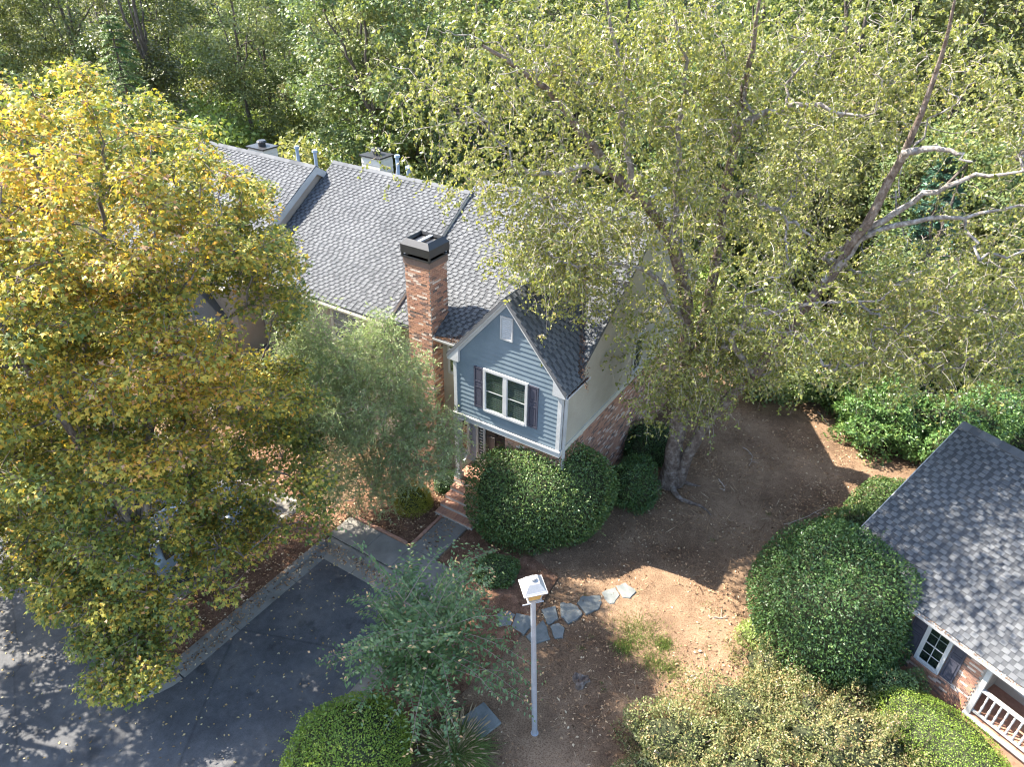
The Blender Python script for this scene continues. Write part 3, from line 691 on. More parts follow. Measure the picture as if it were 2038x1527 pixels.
MB(O3).box(-1.36, -1.32, 0.62, 1.5, 5.70, 5.86).build('eave_end_board', MAT['white'], h3)
# brown leaf debris lying in the valley and the gutters
def debris(parent, to_local, n, seed, lo=0.04, hi=0.08, mat=None, lift=0.03):
    g = np.random.default_rng(seed); P = np.array([to_local(*g.random(2)) for _ in range(n)]); P[:, 2] += lift*g.random(n)
    D = g.normal(size=(n, 3)); D[:, 2] *= 0.3; N = np.array([0, 0, 1.0])+g.normal(0, 0.5, (n, 3))
    me = leaf_mesh('leaf_debris', P, D, N, g.uniform(lo, hi, n), g.uniform(lo, hi, n)*0.5, g.random(n)*0.7)
    return link('leaf_debris', me, mat or L['litter'], parent, 'stuff')
def valley(a, b):
    t = a**1.6; x = 4.12-t*2.0; z_ = APZ-(x-WM)*sx; v_ = 0.72+(z_-5.87)/RS
    return (x+(b**2-0.2)*0.5, v_-(b**2)*0.25-0.02, z_+0.07+(0.2-b**2)*0.4)
debris(roof3, valley, 1000, 3, 0.03, 0.07, L['litter_dark'])
debris(roof3, lambda a, b: (4.15+0.08*b, -0.1+1.3*a, 5.82), 260, 4, 0.03, 0.07, L['litter_dark'])
debris(roof3, lambda a, b: (-1.2+1.0*a, 0.60+0.35*b*a, 5.83+0.22*b*a), 500, 5, 0.03, 0.07, L['litter_dark'])
# gable vent, main window with shutters
vo = MB(O3)
x0, x1, z0, z1 = 1.80, 2.18, 7.05, 7.78
vo.box(x0-0.03, x0+0.02, -0.075, -0.02, z0-0.03, z1+0.03); vo.box(x1-0.02, x1+0.03, -0.075, -0.02, z0-0.03, z1+0.03)
vo.box(x0+0.02, x1-0.02, -0.074, -0.02, z1-0.02, z1+0.03); vo.box(x0+0.02, x1-0.02, -0.074, -0.02, z0-0.03, z0+0.02)
vent = vo.build('gable_vent', MAT['white'], h3)
n = 11
for i in range(n):
    zz = z0+0.02+(z1-z0-0.04)*(i+0.1)/n
    MB(O3).hexa([(x0+0.02, -0.065, zz), (x1-0.02, -0.065, zz), (x1-0.02, -0.035, zz+0.035), (x0+0.02, -0.035, zz+0.035), (x0+0.02, -0.065, zz+0.012), (x1-0.02, -0.065, zz+0.012), (x1-0.02, -0.035, zz+0.047), (x0+0.02, -0.035, zz+0.047)]).build('louvre', MAT['white'], vent)
EX, EN = (1, 0, 0), (0, -1, 0)
window(h3, O3, (1.24, -0.03, 4.27), EX, EN, 1.49, 1.44, (1, 2), 0.075, True, mull=0.13, depth=0.075)
shutter(h3, O3, (0.80, -0.03, 4.22), EX, EN, 0.335, 1.53)
shutter(h3, O3, (2.83, -0.03, 4.22), EX, EN, 0.335, 1.53)
# lower storey: brick return under the band, porch wall, door, sidelight, narrow window
MB(O3).box(1.9, U1-0.012, 0.10, 1.1, 0, 3.46).build('brick_backing', MAT['mortar'], h3)
vd = view_dist(lambda p: H2W(*p))
brick_field(h3, (1.9, 0.10, 0.0), (1, 0, 0), (0, 0, 1), (0, -1, 0), 2.04, 3.44, vd, 0, 41)
MB(O3).box(-0.62, 1.9, 1.055, 1.099, 0.8, 3.46).build('porch_wall', MAT['bluegrey_wall'], h3)
MB(O3).box(-0.05, 1.9, 0.0, 1.05, 3.40, 3.46).build('porch_ceiling', MAT['white'], h3)
d_ = MB(O3); d_.box(0.54, 1.46, 0.985, 1.05, 0.82, 2.92)
dr = d_.build('door', MAT['door'], h3)
for (a, b) in ((0.62, 0.95), (1.05, 1.38)):
    for (c, e) in ((0.98, 1.55), (1.75, 2.3), (2.45, 2.8)):
        MB(O3).box(a, b, 0.965, 0.984, c, e).build('door_panel', MAT['door'], dr, bev=0.012)
MB(O3).cyl((0.62, 0.98, 1.72), (0.62, 0.90, 1.72), 0.03).build('door_handle', MAT['metal_dark'], dr)
MB(O3).box(0.595, 0.645, 0.955, 0.984, 1.5, 1.68).build('lock_plate', MAT['metal_dark'], dr)
MB(O3).cyl((1.0, 0.985, 2.42), (1.0, 0.955, 2.42), 0.05).build('door_knocker', MAT['metal_dark'], dr)
m = MB(O3); m.box(0.12, 0.22, 0.96, 1.05, 0.82, 3.0); m.box(0.43, 0.53, 0.96, 1.05, 0.82, 3.0); m.box(0.22, 0.43, 0.965, 1.05, 0.82, 1.2); m.box(0.22, 0.43, 0.965, 1.05, 2.85, 3.0)
sd = m.build('sidelight', MAT['white'], h3)
MB(O3).box(0.22, 0.43, 1.03, 1.05, 1.2, 2.85).build('room_dark_panel', MAT['room_dark'], sd)  # dark backing panel painted as an unlit hall
for i in range(13): MB(O3).box(0.27 if i % 2 else 0.22, 0.43 if i % 2 else 0.38, 0.99, 1.02, 1.24+i*0.125, 1.29+i*0.125).build('lattice_bar', MAT['white'], sd)
window(h3, O3, (-0.52, 1.055, 1.22), EX, EN, 0.27, 1.5, (1, 2), 0.06, True)
window(h3, O3, (-1.02, 1.095, 4.35), EX, EN, 0.42, 1.25, (1, 2), 0.07, True, depth=0.05)
window(h3, O3, (U1, 5.35, 3.86), (0, 1, 0), (1, 0, 0), 0.62, 1.35, (1, 2), 0.08, True)
# right wall: painted upper storey above a brick lower storey
MB(O3).box(U1-0.01, U1+0.012, 0.1, 11.45, 0, 3.47).build('brick_backing', MAT['mortar'], h3)
brick_field(h3, (U1+0.012, 0.11, 0.0), (0, 1, 0), (0, 0, 1), (1, 0, 0), 11.3, 3.44, vd, 0, 42)
# porch post, downspouts
m = MB(O3); m.box(-0.05, 0.12, -0.045, 0.12, 0.82, 3.46); m.box(-0.085, 0.155, -0.08, 0.155, 0.8, 1.02); m.box(-0.075, 0.145, -0.07, 0.145, 3.33, 3.455)
m.build('porch_post', MAT['white'], h3, bev=0.008)
m = MB(O3); m.box(-0.30, -0.20, 1.0, 1.07, 1.15, 5.6); m.bar((-0.25, 1.03, 5.6), (-0.25, 0.63, 5.72), 0.09, 0.06); m.bar((-0.25, 1.03, 1.16), (-0.25, 0.72, 0.95), 0.09, 0.06)
m.build('downspout', MAT['white'], h3)
m = MB(O3); m.box(U1+0.02, U1+0.10, 0.13, 0.23, 0.2, 5.62); m.bar((U1+0.06, 0.18, 5.6), (U1+0.2, 0.18, 5.77), 0.08, 0.07)
m.build('downspout', MAT['white'], h3)
# step up of the neighbouring roof is trimmed with a rake board on the neighbour; chimney
ch = MB(O3).box(-2.35, -1.35, 0.6, 1.5, 0, 8.46).build('chimney', MAT['mortar'], h3)
vch = lambda *p: view_dist(lambda q: H2W(*q))(*p)-p[2]*0.8
brick_field(ch, (-2.352, 0.598, 3.2), (1, 0, 0), (0, 0, 1), (0, -1, 0), 1.004, 5.05, vch, 190, 51)
brick_field(ch, (-1.348, 0.598, 3.2), (0, 1, 0), (0, 0, 1), (1, 0, 0), 0.9, 5.05, vch, 110, 52)
brick_field(ch, (-2.352, 1.5, 3.2), (0, -1, 0), (0, 0, 1), (-1, 0, 0), 0.9, 5.05, vch, 0, 53)
brick_field(ch, (-2.352, 0.598, 0.0), (1, 0, 0), (0, 0, 1), (0, -1, 0), 1.004, 3.2, vch, 0, 54)
brick_field(ch, (-1.348, 0.598, 0.0), (0, 1, 0), (0, 0, 1), (1, 0, 0), 0.9, 3.2, vch, 0, 55)
MB(O3).box(-2.385, -1.315, 0.565, 1.535, 8.24, 8.46, 0.05).build('brick_collar', MAT['brick'], ch)
cx0, cx1, cy0, cy1 = -2.42, -1.28, 0.53, 1.57
cap = MB(O3)
for x, y in ((cx0, cy0), (cx1-0.06, cy0), (cx1-0.06, cy1-0.06), (cx0, cy1-0.06)): cap.box(x, x+0.06, y, y+0.06, 8.47, 8.86)
cap.box(cx0, cx1, cy0, cy0+0.05, 8.47, 8.53); cap.box(cx0, cx1, cy1-0.05, cy1, 8.47, 8.53); cap.box(cx0, cx0+0.05, cy0+0.05, cy1-0.05, 8.472, 8.528); cap.box(cx1-0.05, cx1, cy0+0.05, cy1-0.05, 8.472, 8.528)
cp = cap.build('chimney_cap', MAT['metal_dark'], ch)
m = MB(O3); i_ = 0.13
a = [(cx0-0.01, cy0-0.01), (cx1+0.01, cy0-0.01), (cx1+0.01, cy1+0.01), (cx0-0.01, cy1+0.01)]
b = [(cx0+i_, cy0+i_), (cx1-i_, cy0+i_), (cx1-i_, cy1-i_), (cx0+i_, cy1-i_)]
V = [(x, y, 8.63) for x, y in a]+[(x, y, 8.9) for x, y in a]+[(x, y, 9.08) for x, y in b]+[(x*1, y*1, 8.98) for x, y in [(cx0+i_+0.04, cy0+i_+0.04), (cx1-i_-0.04, cy0+i_+0.04), (cx1-i_-0.04, cy1-i_-0.04), (cx0+i_+0.04, cy1-i_-0.04)]]
fc = []
for k in range(3):
    for i in range(4): fc.append((k*4+i, k*4+(i+1) % 4, k*4+4+(i+1) % 4, k*4+4+i))
m.add(V, fc); m.build('cap_hood', MAT['metal_dark'], cp)
MB(O3).box(cx0+0.17, cx1-0.17, cy0+0.17, cy1-0.17, 8.93, 8.945).build('cap_screen', MAT['metal_dark'], cp)
MB(O3).box(-1.92, -1.8, cy0+0.15, cy1-0.15, 8.99, 9.03).build('cap_bar', MAT['metal_grey'], cp)
MB(O3).box(-2.12, -1.62, 0.85, 1.25, 8.46, 8.74).build('flue', MAT['vent_pipe'], cp)
def rear_chase(parent, off, u0, u1, v0, v1, zb, zt_, mat=MAT['cream'], name='siding_chimney'):
    c = MB(off).box(u0, u1, v0, v1, zb, zt_).build(name, mat, parent)
    k = int((zt_-zb)/0.17)
    for i in range(k):
        z_ = zb+i*0.17
        MB(off).hexa([(u0-0.005, v0-0.03, z_), (u1+0.005, v0-0.03, z_), (u1+0.005, v0, z_), (u0-0.005, v0, z_), (u0-0.005, v0-0.008, z_+0.168), (u1+0.005, v0-0.008, z_+0.168), (u1+0.005, v0, z_+0.168), (u0-0.005, v0, z_+0.168)]).build('siding_board', mat, c)
        MB(off).hexa([(u1, v0, z_), (u1+0.03, v0, z_), (u1+0.03, v1, z_), (u1, v1, z_), (u1, v0, z_+0.168), (u1+0.008, v0, z_+0.168), (u1+0.008, v1, z_+0.168), (u1, v1, z_+0.168)]).build('siding_board', mat, c)
    MB(off).box(u0-0.07, u1+0.07, v0-0.07, v1+0.07, zt_, zt_+0.06).build('chase_cover', MAT['metal_dark'], c)
    uc, vc = (u0+u1)/2, (v0+v1)/2
    MB(off).cyl((uc, vc, zt_+0.05), (uc, vc, zt_+0.24), 0.17, n=14).cyl((uc, vc, zt_+0.25), (uc, vc, zt_+0.31), 0.24, 0.19, n=14).build('flue_cap', MAT['metal_dark'], c)
    return c
rear_chase(h3, O3, 3.2, 3.9, 7.2, 8.0, 8.3, 9.65, MAT['white'])

# ------------------------------------------------------------------ middle townhouse
O2 = (-6.8, 0.8, 0)
h2 = thing('townhouse', 'middle townhouse of the row with unbroken sunny grey shingle roof', 'townhouse', H2W(-6.8, 0.8), -YAW)
A0, A1 = -10.2, -3.35
z2 = lambda v: 5.87+(v-0.46)*RS
MB(O2).prism([(0.85, 0), (0.85, z2(0.85)-0.14), (5.6, z2(5.6)-0.14), (10.35, z2(0.85)-0.14), (10.35, 0)], 0, A0, A1-0.01).build('wall', MAT['taupe'], h2)
roof2 = gable_roof(h2, O2, A0+0.02, A1+0.1, 0.46, 5.87, 5.6, 9.1, 12, 300)
m = MB(O2); m.hexa([(A1+0.06, 0.44, 5.87-0.2), (A1+0.11, 0.44, 5.87-0.2), (A1+0.11, 5.6, 9.1-0.2), (A1+0.06, 5.6, 9.1-0.2), (A1+0.06, 0.44, 5.85), (A1+0.11, 0.44, 5.85), (A1+0.11, 5.6, 9.08), (A1+0.06, 5.6, 9.08)]).build('rake_board', MAT['cream'], h2)
m = MB(O2); m.hexa([(A1+0.0, 0.40, 5.55), (A1+0.06, 0.40, 5.55), (A1+0.06, 1.4, 6.15), (A1, 1.4, 6.15), (A1, 0.40, 5.72), (A1+0.06, 0.40, 5.72), (A1+0.06, 1.4, 6.33), (A1, 1.4, 6.33)]).build('eave_end_board', MAT['brown_trim'], h2)
gutter(h2, O2, (A0+0.6, 0.45, 5.80), (A1, 0.45, 5.80), (0, -1, 0), MAT['cream'])
window(h2, O2, (-9.0, 0.85, 4.2), EX, EN, 1.3, 1.25, (2, 4), 0.1, False, trim=MAT['cream'])
window(h2, O2, (-6.2, 0.85, 4.2), EX, EN, 1.3, 1.25, (2, 4), 0.1, False, trim=MAT['cream'])
shutter(h2, O2, (-9.5, 0.85, 4.15), EX, EN, 0.36, 1.4)
window(h2, O2, (-6.2, 0.85, 1.4), EX, EN, 1.3, 1.4, (2, 4), 0.1, False, trim=MAT['cream'])
window(h2, O2, (-4.3, 0.85, 4.3), EX, EN, 0.7, 1.15, (1, 2), 0.09, False, trim=MAT['cream'])
m = MB(O2); m.box(-10.14, -10.04, 0.76, 0.84, 0.2, 5.62); m.bar((-10.09, 0.8, 5.6), (-10.09, 0.5, 5.74), 0.09, 0.07); m.build('downspout', MAT['white'], h2)
rear_chase(h2, O2, -9.75, -8.75, 6.8, 7.6, 8.0, 9.12)
def pipe(parent, off, u, v, zb, zt_, r=0.075):
    m = MB(off); m.cyl((u, v, zb), (u, v, zt_), r, n=12); m.cyl((u, v, zt_+0.01), (u, v, zt_+0.10), r*1.7, r*1.5, n=12); m.cyl((u, v, zt_-0.05), (u, v, zt_+0.012), r*1.05, r*1.3, n=12)
    return m.build('vent_pipe', MAT['vent_pipe'], parent)
pipe(h2, O2, -7.95, 7.0, 8.0, 9.3); 
m = MB(O2); m.cyl((-7.4, 7.0, 8.0), (-7.3, 6.9, 8.95), 0.08, n=12); m.cyl((-7.3, 6.9, 8.95), (-7.28, 6.88, 9.06), 0.12, n=12); m.build('vent_pipe', MAT['vent_pipe'], h2)

# ------------------------------------------------------------------ far townhouse, half behind the maple
O1 = (-13.5, -0.4, 0)
h1 = thing('townhouse', 'far townhouse of the row half hidden behind the yellow maple', 'townhouse', H2W(-13.5, -0.4), -YAW)
B0, B1 = -17.3, -10.2
z1_ = lambda v: 5.86+(v+0.75)*RS
MB(O1).prism([(-0.4, 0), (-0.4, z1_(-0.4)-0.14), (4.5, z1_(4.5)-0.14), (9.4, z1_(-0.4)-0.14), (9.4, 0)], 0, B0, B1-0.01).build('wall', MAT['taupe'], h1)
roof1 = gable_roof(h1, O1, B0, B1+0.12, -0.75, 5.86, 4.5, 9.157, 13, 300)
m = MB(O1); m.hexa([(B1+0.06, -0.77, 5.86-0.32), (B1+0.13, -0.77, 5.86-0.32), (B1+0.13, 4.5, 9.157-0.32), (B1+0.06, 4.5, 9.157-0.32), (B1+0.06, -0.77, 5.84), (B1+0.13, -0.77, 5.84), (B1+0.13, 4.5, 9.14), (B1+0.06, 4.5, 9.14)]).build('rake_board', MAT['white'], h1)
m = MB(O1); m.hexa([(B1+0.06, 4.5, 9.157-0.32), (B1+0.13, 4.5, 9.157-0.32), (B1+0.13, 5.4, 8.59-0.32), (B1+0.06, 5.4, 8.59-0.32), (B1+0.06, 4.5, 9.14), (B1+0.13, 4.5, 9.14), (B1+0.13, 5.4, 8.57), (B1+0.06, 5.4, 8.57)]).build('rake_board', MAT['white'], h1)
gutter(h1, O1, (B0, -0.76, 5.79), (B1, -0.76, 5.79), (0, -1, 0), MAT['cream'])
# its low front gable
GA, GM, GZ = 1.85, -12.6, 6.15
MB(O1).prism([(GM-GA, 0), (GM-GA, 4.15), (GM, GZ-0.2), (GM+GA, 4.15), (GM+GA, 0)], 1, -1.9, -0.4).build('porch_gable_wall', MAT['taupe'], h1)
for sgn in (-1, 1):
    xe = GM+sgn*(GA+0.2); zt = GZ-(GA+0.2)*1.06
    MB(O1).prism([(GM, GZ-0.13), (xe, zt-0.13), (xe, zt), (GM, GZ)], 1, -2.1, 0.2).build('roof', MAT['shingle'], h1)
    MB(O1).prism([(GM, GZ-0.22), (xe, zt-0.22), (xe, zt-0.02), (GM, GZ-0.02)], 1, -2.15, -2.102).build('rake_board', MAT['white'], h1)
window(h1, O1, (-13.1, -1.9, 2.6), EX, EN, 1.0, 1.3, (2, 4), 0.1, False)
MB(O1).box(B1+0.0, B1+0.9, -0.4, 0.8, 2.55, 2.7).build('porch_roof', MAT['shingle'], h1)
rear_chase(h1, O1, -16.2, -15.2, 6.2, 7.0, 7.4, 8.62)
pipe(h1, O1, -13.3, 6.5, 7.2, 8.95); pipe(h1, O1, -12.2, 6.5, 7.2, 8.95)

# ------------------------------------------------------------------ brick steps and porch floor
sp = thing('brick_steps', 'brick steps and porch floor below the white porch post', 'steps', H2W(0.7, -0.3), -YAW)
so_ = np.array([0.7, -0.3, 0])
levels = [(-0.12, 1.9, -0.10, 1.05, 0.80)]+[(-0.05, 1.5, -0.10-0.30*(i+1), -0.10-0.30*i, 0.80-0.155*(i+1)) for i in range(4)]
for u0, u1, v0, v1, zt in levels:
    MB(so_).box(u0, u1, v0, v1, -0.05, zt-0.06).build('step_base', MAT['mortar'], sp)
tread = [MB().box(-0.105, 0.105, -0.048, 0.048, -0.065, 0.0, t).mesh('tread_brick') for t in (0.3, 0.42, 0.55, 0.7, 0.85)]
for u0, u1, v0, v1, zt in levels:
    step_ = 0.108
    nv = int(round((v1-v0)/0.217)); nu = int((u1-u0)/step_)
    if zt > 0.79:
        for r_ in range(nv):
            for i in range(nu):
                brick_at(rr.choice(tread), (u0+0.055+i*step_-so_[0], v0+0.115+r_*0.217-so_[1], zt+rr.uniform(-.004, .004)), math.pi/2, sp)
    else:
        for i in range(nu):
            b_ = brick_at(rr.choice(tread), (u0+0.055+i*step_-so_[0], v0+0.15-so_[1], zt+rr.uniform(-.004, .004)), math.pi/2, sp, sc=(1.42, 1, 1))

# ------------------------------------------------------------------ cottage on the right
rh = thing('cottage', 'brick cottage with dappled grey roof, white gutter and porch railing', 'house', R2W(2.5, 1.0), RANG)
OR = (2.5, 1.0, 0)
SLR = 0.608
def rz_(n): return 2.7+n*SLR
MB(OR).prism([(0.40, 0), (0.40, rz_(0.4)-0.16), (4.6, rz_(4.6)-0.16), (8.8, rz_(0.4)-0.16), (8.8, 0)], 0, 0.22, 3.9).build('wall', MAT['mortar'], rh)
MB(OR).prism([(1.75, 0), (1.75, rz_(1.75)-0.16), (4.6, rz_(4.6)-0.16), (8.8, rz_(0.4)-0.16), (8.8, 0)], 0, 3.9, 12.5).build('porch_wall', MAT['taupe'], rh)
th = 0.14
m = MB(OR); m.prism([(0.0, 2.7-th), (0.0, 2.692), (4.6, rz_(4.6)-0.008), (9.2, 2.692), (9.2, 2.7-th), (4.6, rz_(4.6)-th)], 0, -0.36, 12.6)
roofR = m.build('roof', MAT['shingle'], rh)
et = np.array([0, 4.6, 4.6*SLR]); Lt = np.linalg.norm(et); et /= Lt
vr = view_dist(lambda p: R2W(*(p+np.array(OR))))
shingle_field(roofR, np.array([-0.36, 0, 2.7])-np.array(OR), (1, 0, 0), et, 12.96, Lt-0.06, vr, 300, 21)
cap = MB(OR); x = -0.36; zr = rz_(4.6)
while x < 12.5:
    b = min(12.6, x+0.29)
    cap.hexa([(x, 4.4, zr-0.11), (b, 4.4, zr-0.12), (b, 4.6, zr+0.02), (x, 4.6, zr+0.03), (x, 4.4, zr-0.06), (b, 4.4, zr-0.07), (b, 4.6, zr+0.055), (x, 4.6, zr+0.07)], rr.uniform(0.3, 0.7))
    cap.hexa([(x, 4.6, zr+0.03), (b, 4.6, zr+0.02), (b, 4.8, zr-0.12), (x, 4.8, zr-0.11), (x, 4.6, zr+0.07), (b, 4.6, zr+0.055), (b, 4.8, zr-0.07), (x, 4.8, zr-0.06)], rr.uniform(0.3, 0.7)); x += 0.28
cap.build('ridge_cap', MAT['shingle'], roofR)
MB(OR).hexa([(-0.39, 0, 2.52), (-0.36, 0, 2.52), (-0.36, 4.6, rz_(4.6)-0.18), (-0.39, 4.6, rz_(4.6)-0.18), (-0.39, 0, 2.70), (-0.36, 0, 2.70), (-0.36, 4.6, rz_(4.6)), (-0.39, 4.6, rz_(4.6))]).build('rake_board', MAT['white'], rh)
MB(OR).box(-0.36, 12.6, 0.0, 0.40, 2.50, 2.555).build('soffit', MAT['white'], rh)
gt = gutter(rh, OR, (-0.36, -0.002, 2.68), (12.6, -0.002, 2.68), (0, -1, 0), MAT['white'])
for i in range(9): MB(OR).box(1.3+i*0.75, 1.325+i*0.75, -0.125, 0.02, 2.684, 2.70).build('gutter_strap', MAT['white'], gt)
def rdeb(a, b): return (12*a-OR[0], -0.10+0.13*b-OR[1], 2.66+0.03*b)
debris(rh, rdeb, 900, 9, 0.03, 0.07)
vrb = vr
brick_field(rh, np.array([0.24, 0.40, 0.0])-np.array(OR), (1, 0, 0), (0, 0, 1), (0, -1, 0), 3.62, 2.55, vrb, 280, 61,
            lambda x, y: not (2.40-0.24-0.03 < x < 2.97-0.24+0.03 and 0.99 < y < 2.36), name_rest='brickwork')
# rowlock sill
sill = [MB().box(-0.032, 0.032, -0.075, 0.04, -0.05, 0.05, t).mesh('sill_brick') for t in (0.4, 0.55, 0.7)]
for i in range(10):
    o = link('sill_brick', rr.choice(sill), MAT['brick'], rh); o.location = (2.34+i*0.073-OR[0], 0.37-OR[1], 0.86); o.rotation_euler = (0.25, 0, 0)
window(rh, OR, (2.43, 0.372, 0.99+0.02), EX, EN, 0.53, 1.33, (2, 4), 0.075, False, depth=0.07)
shutter(rh, OR, (1.98, 0.372, 0.97), EX, EN, 0.355, 1.42)
shutter(rh, OR, (3.06, 0.372, 0.97), EX, EN, 0.33, 1.42)
MB(OR).box(3.9, 12.5, 0.30, 1.75, 0.0, 0.55).build('porch_floor', MAT['brick'], rh)
m = MB(OR)
for i in range(20): m.box(3.95+i*0.42, 3.95+i*0.42+0.405, 0.31, 1.74, 0.55, 0.565, rr.uniform(0.2, 0.6))
m.build('porch_paving', MAT['brick'], rh)
for dpos in (3.92, 6.3, 9.0): MB(OR).box(dpos, dpos+0.12, 0.28, 0.40, 0.55, 2.52).build('porch_post', MAT['white'], rh, bev=0.008)
MB(OR).box(3.92, 12.4, 0.25, 0.42, 2.42, 2.5).build('porch_beam', MAT['white'], rh)
rl = MB(OR).box(4.04, 6.3, 0.29, 0.39, 1.47, 1.53).build('railing', MAT['white'], rh)
MB(OR).box(4.04, 6.3, 0.31, 0.37, 0.68, 0.74).build('bottom_rail', MAT['white'], rl)
MB(OR).box(3.9, 6.42, 0.22, 0.31, 0.50, 0.56).build('porch_edge', MAT['white'], rl)
bal = MB(); prof = [(0.74, .028), (0.86, .028), (0.88, .018), (0.93, .03), (1.0, .034), (1.06, .026), (1.1, .016), (1.12, .026), (1.14, .016), (1.2, .026), (1.28, .03), (1.33, .02), (1.35, .028), (1.47, .028)]
for (a, r0), (b, r1) in zip(prof[:-1], prof[1:]): bal.cyl((0, 0, a), (0, 0, b), r0, r1, 8)
bme = bal.mesh('baluster')
for i in range(13):
    o = link('baluster', bme, MAT['white'], rl); o.location = (4.2+i*0.165-OR[0], 0.34-OR[1], 0)
window(rh, OR, (4.42, 1.75, 0.95), EX, EN, 0.75, 1.25, (2, 4), 0.09, False)

# ------------------------------------------------------------------ street lantern
lb = G(1064, 1462)
lp = thing('street_lamp', 'tall grey pole lamp with a square white lantern beside the path', 'street lamp', lb, 0.25); lp.rotation_euler = (0.0, -0.042, 0.25)
m = MB(); m.cyl((0, 0, -0.05), (0, 0, 0.06), 0.10, n=14); m.cyl((0, 0, 0.05), (0, 0, 5.15), 0.072, 0.058, 14); m.build('post', MAT['metal_grey'], lp)
MB().cyl((-0.24, 0, 4.98), (0.24, 0, 4.98), 0.014, n=8).build('cross_bar', MAT['metal_grey'], lp)
MB().cyl((0, 0, 5.10), (0, 0, 5.2), 0.075, 0.09, 14).build('collar', MAT['lantern_roof'], lp)
def frustum(m, z0, h0, z1, h1): return m.hexa([(-h0, -h0, z0), (h0, -h0, z0), (h0, h0, z0), (-h0, h0, z0), (-h1, -h1, z1), (h1, -h1, z1), (h1, h1, z1), (-h1, h1, z1)])
m = MB(); frustum(m, 5.19, 0.155, 5.225, 0.165); ln = m.build('lantern_base', MAT['lantern_roof'], lp)
for k in range(4):
    a = k*math.pi/2; c, s = math.cos(a), math.sin(a)
    rot = lambda x, y, z: (c*x-s*y, s*x+c*y, z)
    pts = [(-0.118, -0.13, 5.225), (0.118, -0.13, 5.225), (0.118, -0.122, 5.225), (-0.118, -0.122, 5.225), (-0.178, -0.19, 5.50), (0.178, -0.19, 5.50), (0.178, -0.182, 5.50), (-0.178, -0.182, 5.50)]
    MB().hexa([rot(*p) for p in pts]).build('lantern_pane', MAT['amber'], lp)
    MB().bar(rot(-0.128, -0.128, 5.22), rot(-0.192, -0.192, 5.51), 0.02, 0.02).build('corner_bar', MAT['lantern_roof'], lp)
m = MB(); frustum(m, 5.50, 0.265, 5.525, 0.265); frustum(m, 5.524, 0.25, 5.56, 0.225); frustum(m, 5.559, 0.224, 5.72, 0.125)
m.build('lantern_roof', MAT['lantern_roof'], lp, bev=0.006)
MB().cyl((0, 0, 5.71), (0, 0, 5.78), 0.05, 0.05, 14).cyl((0, 0, 5.775), (0, 0, 5.80), 0.07, 0.065, 14).build('finial', MAT['lantern_roof'], lp)

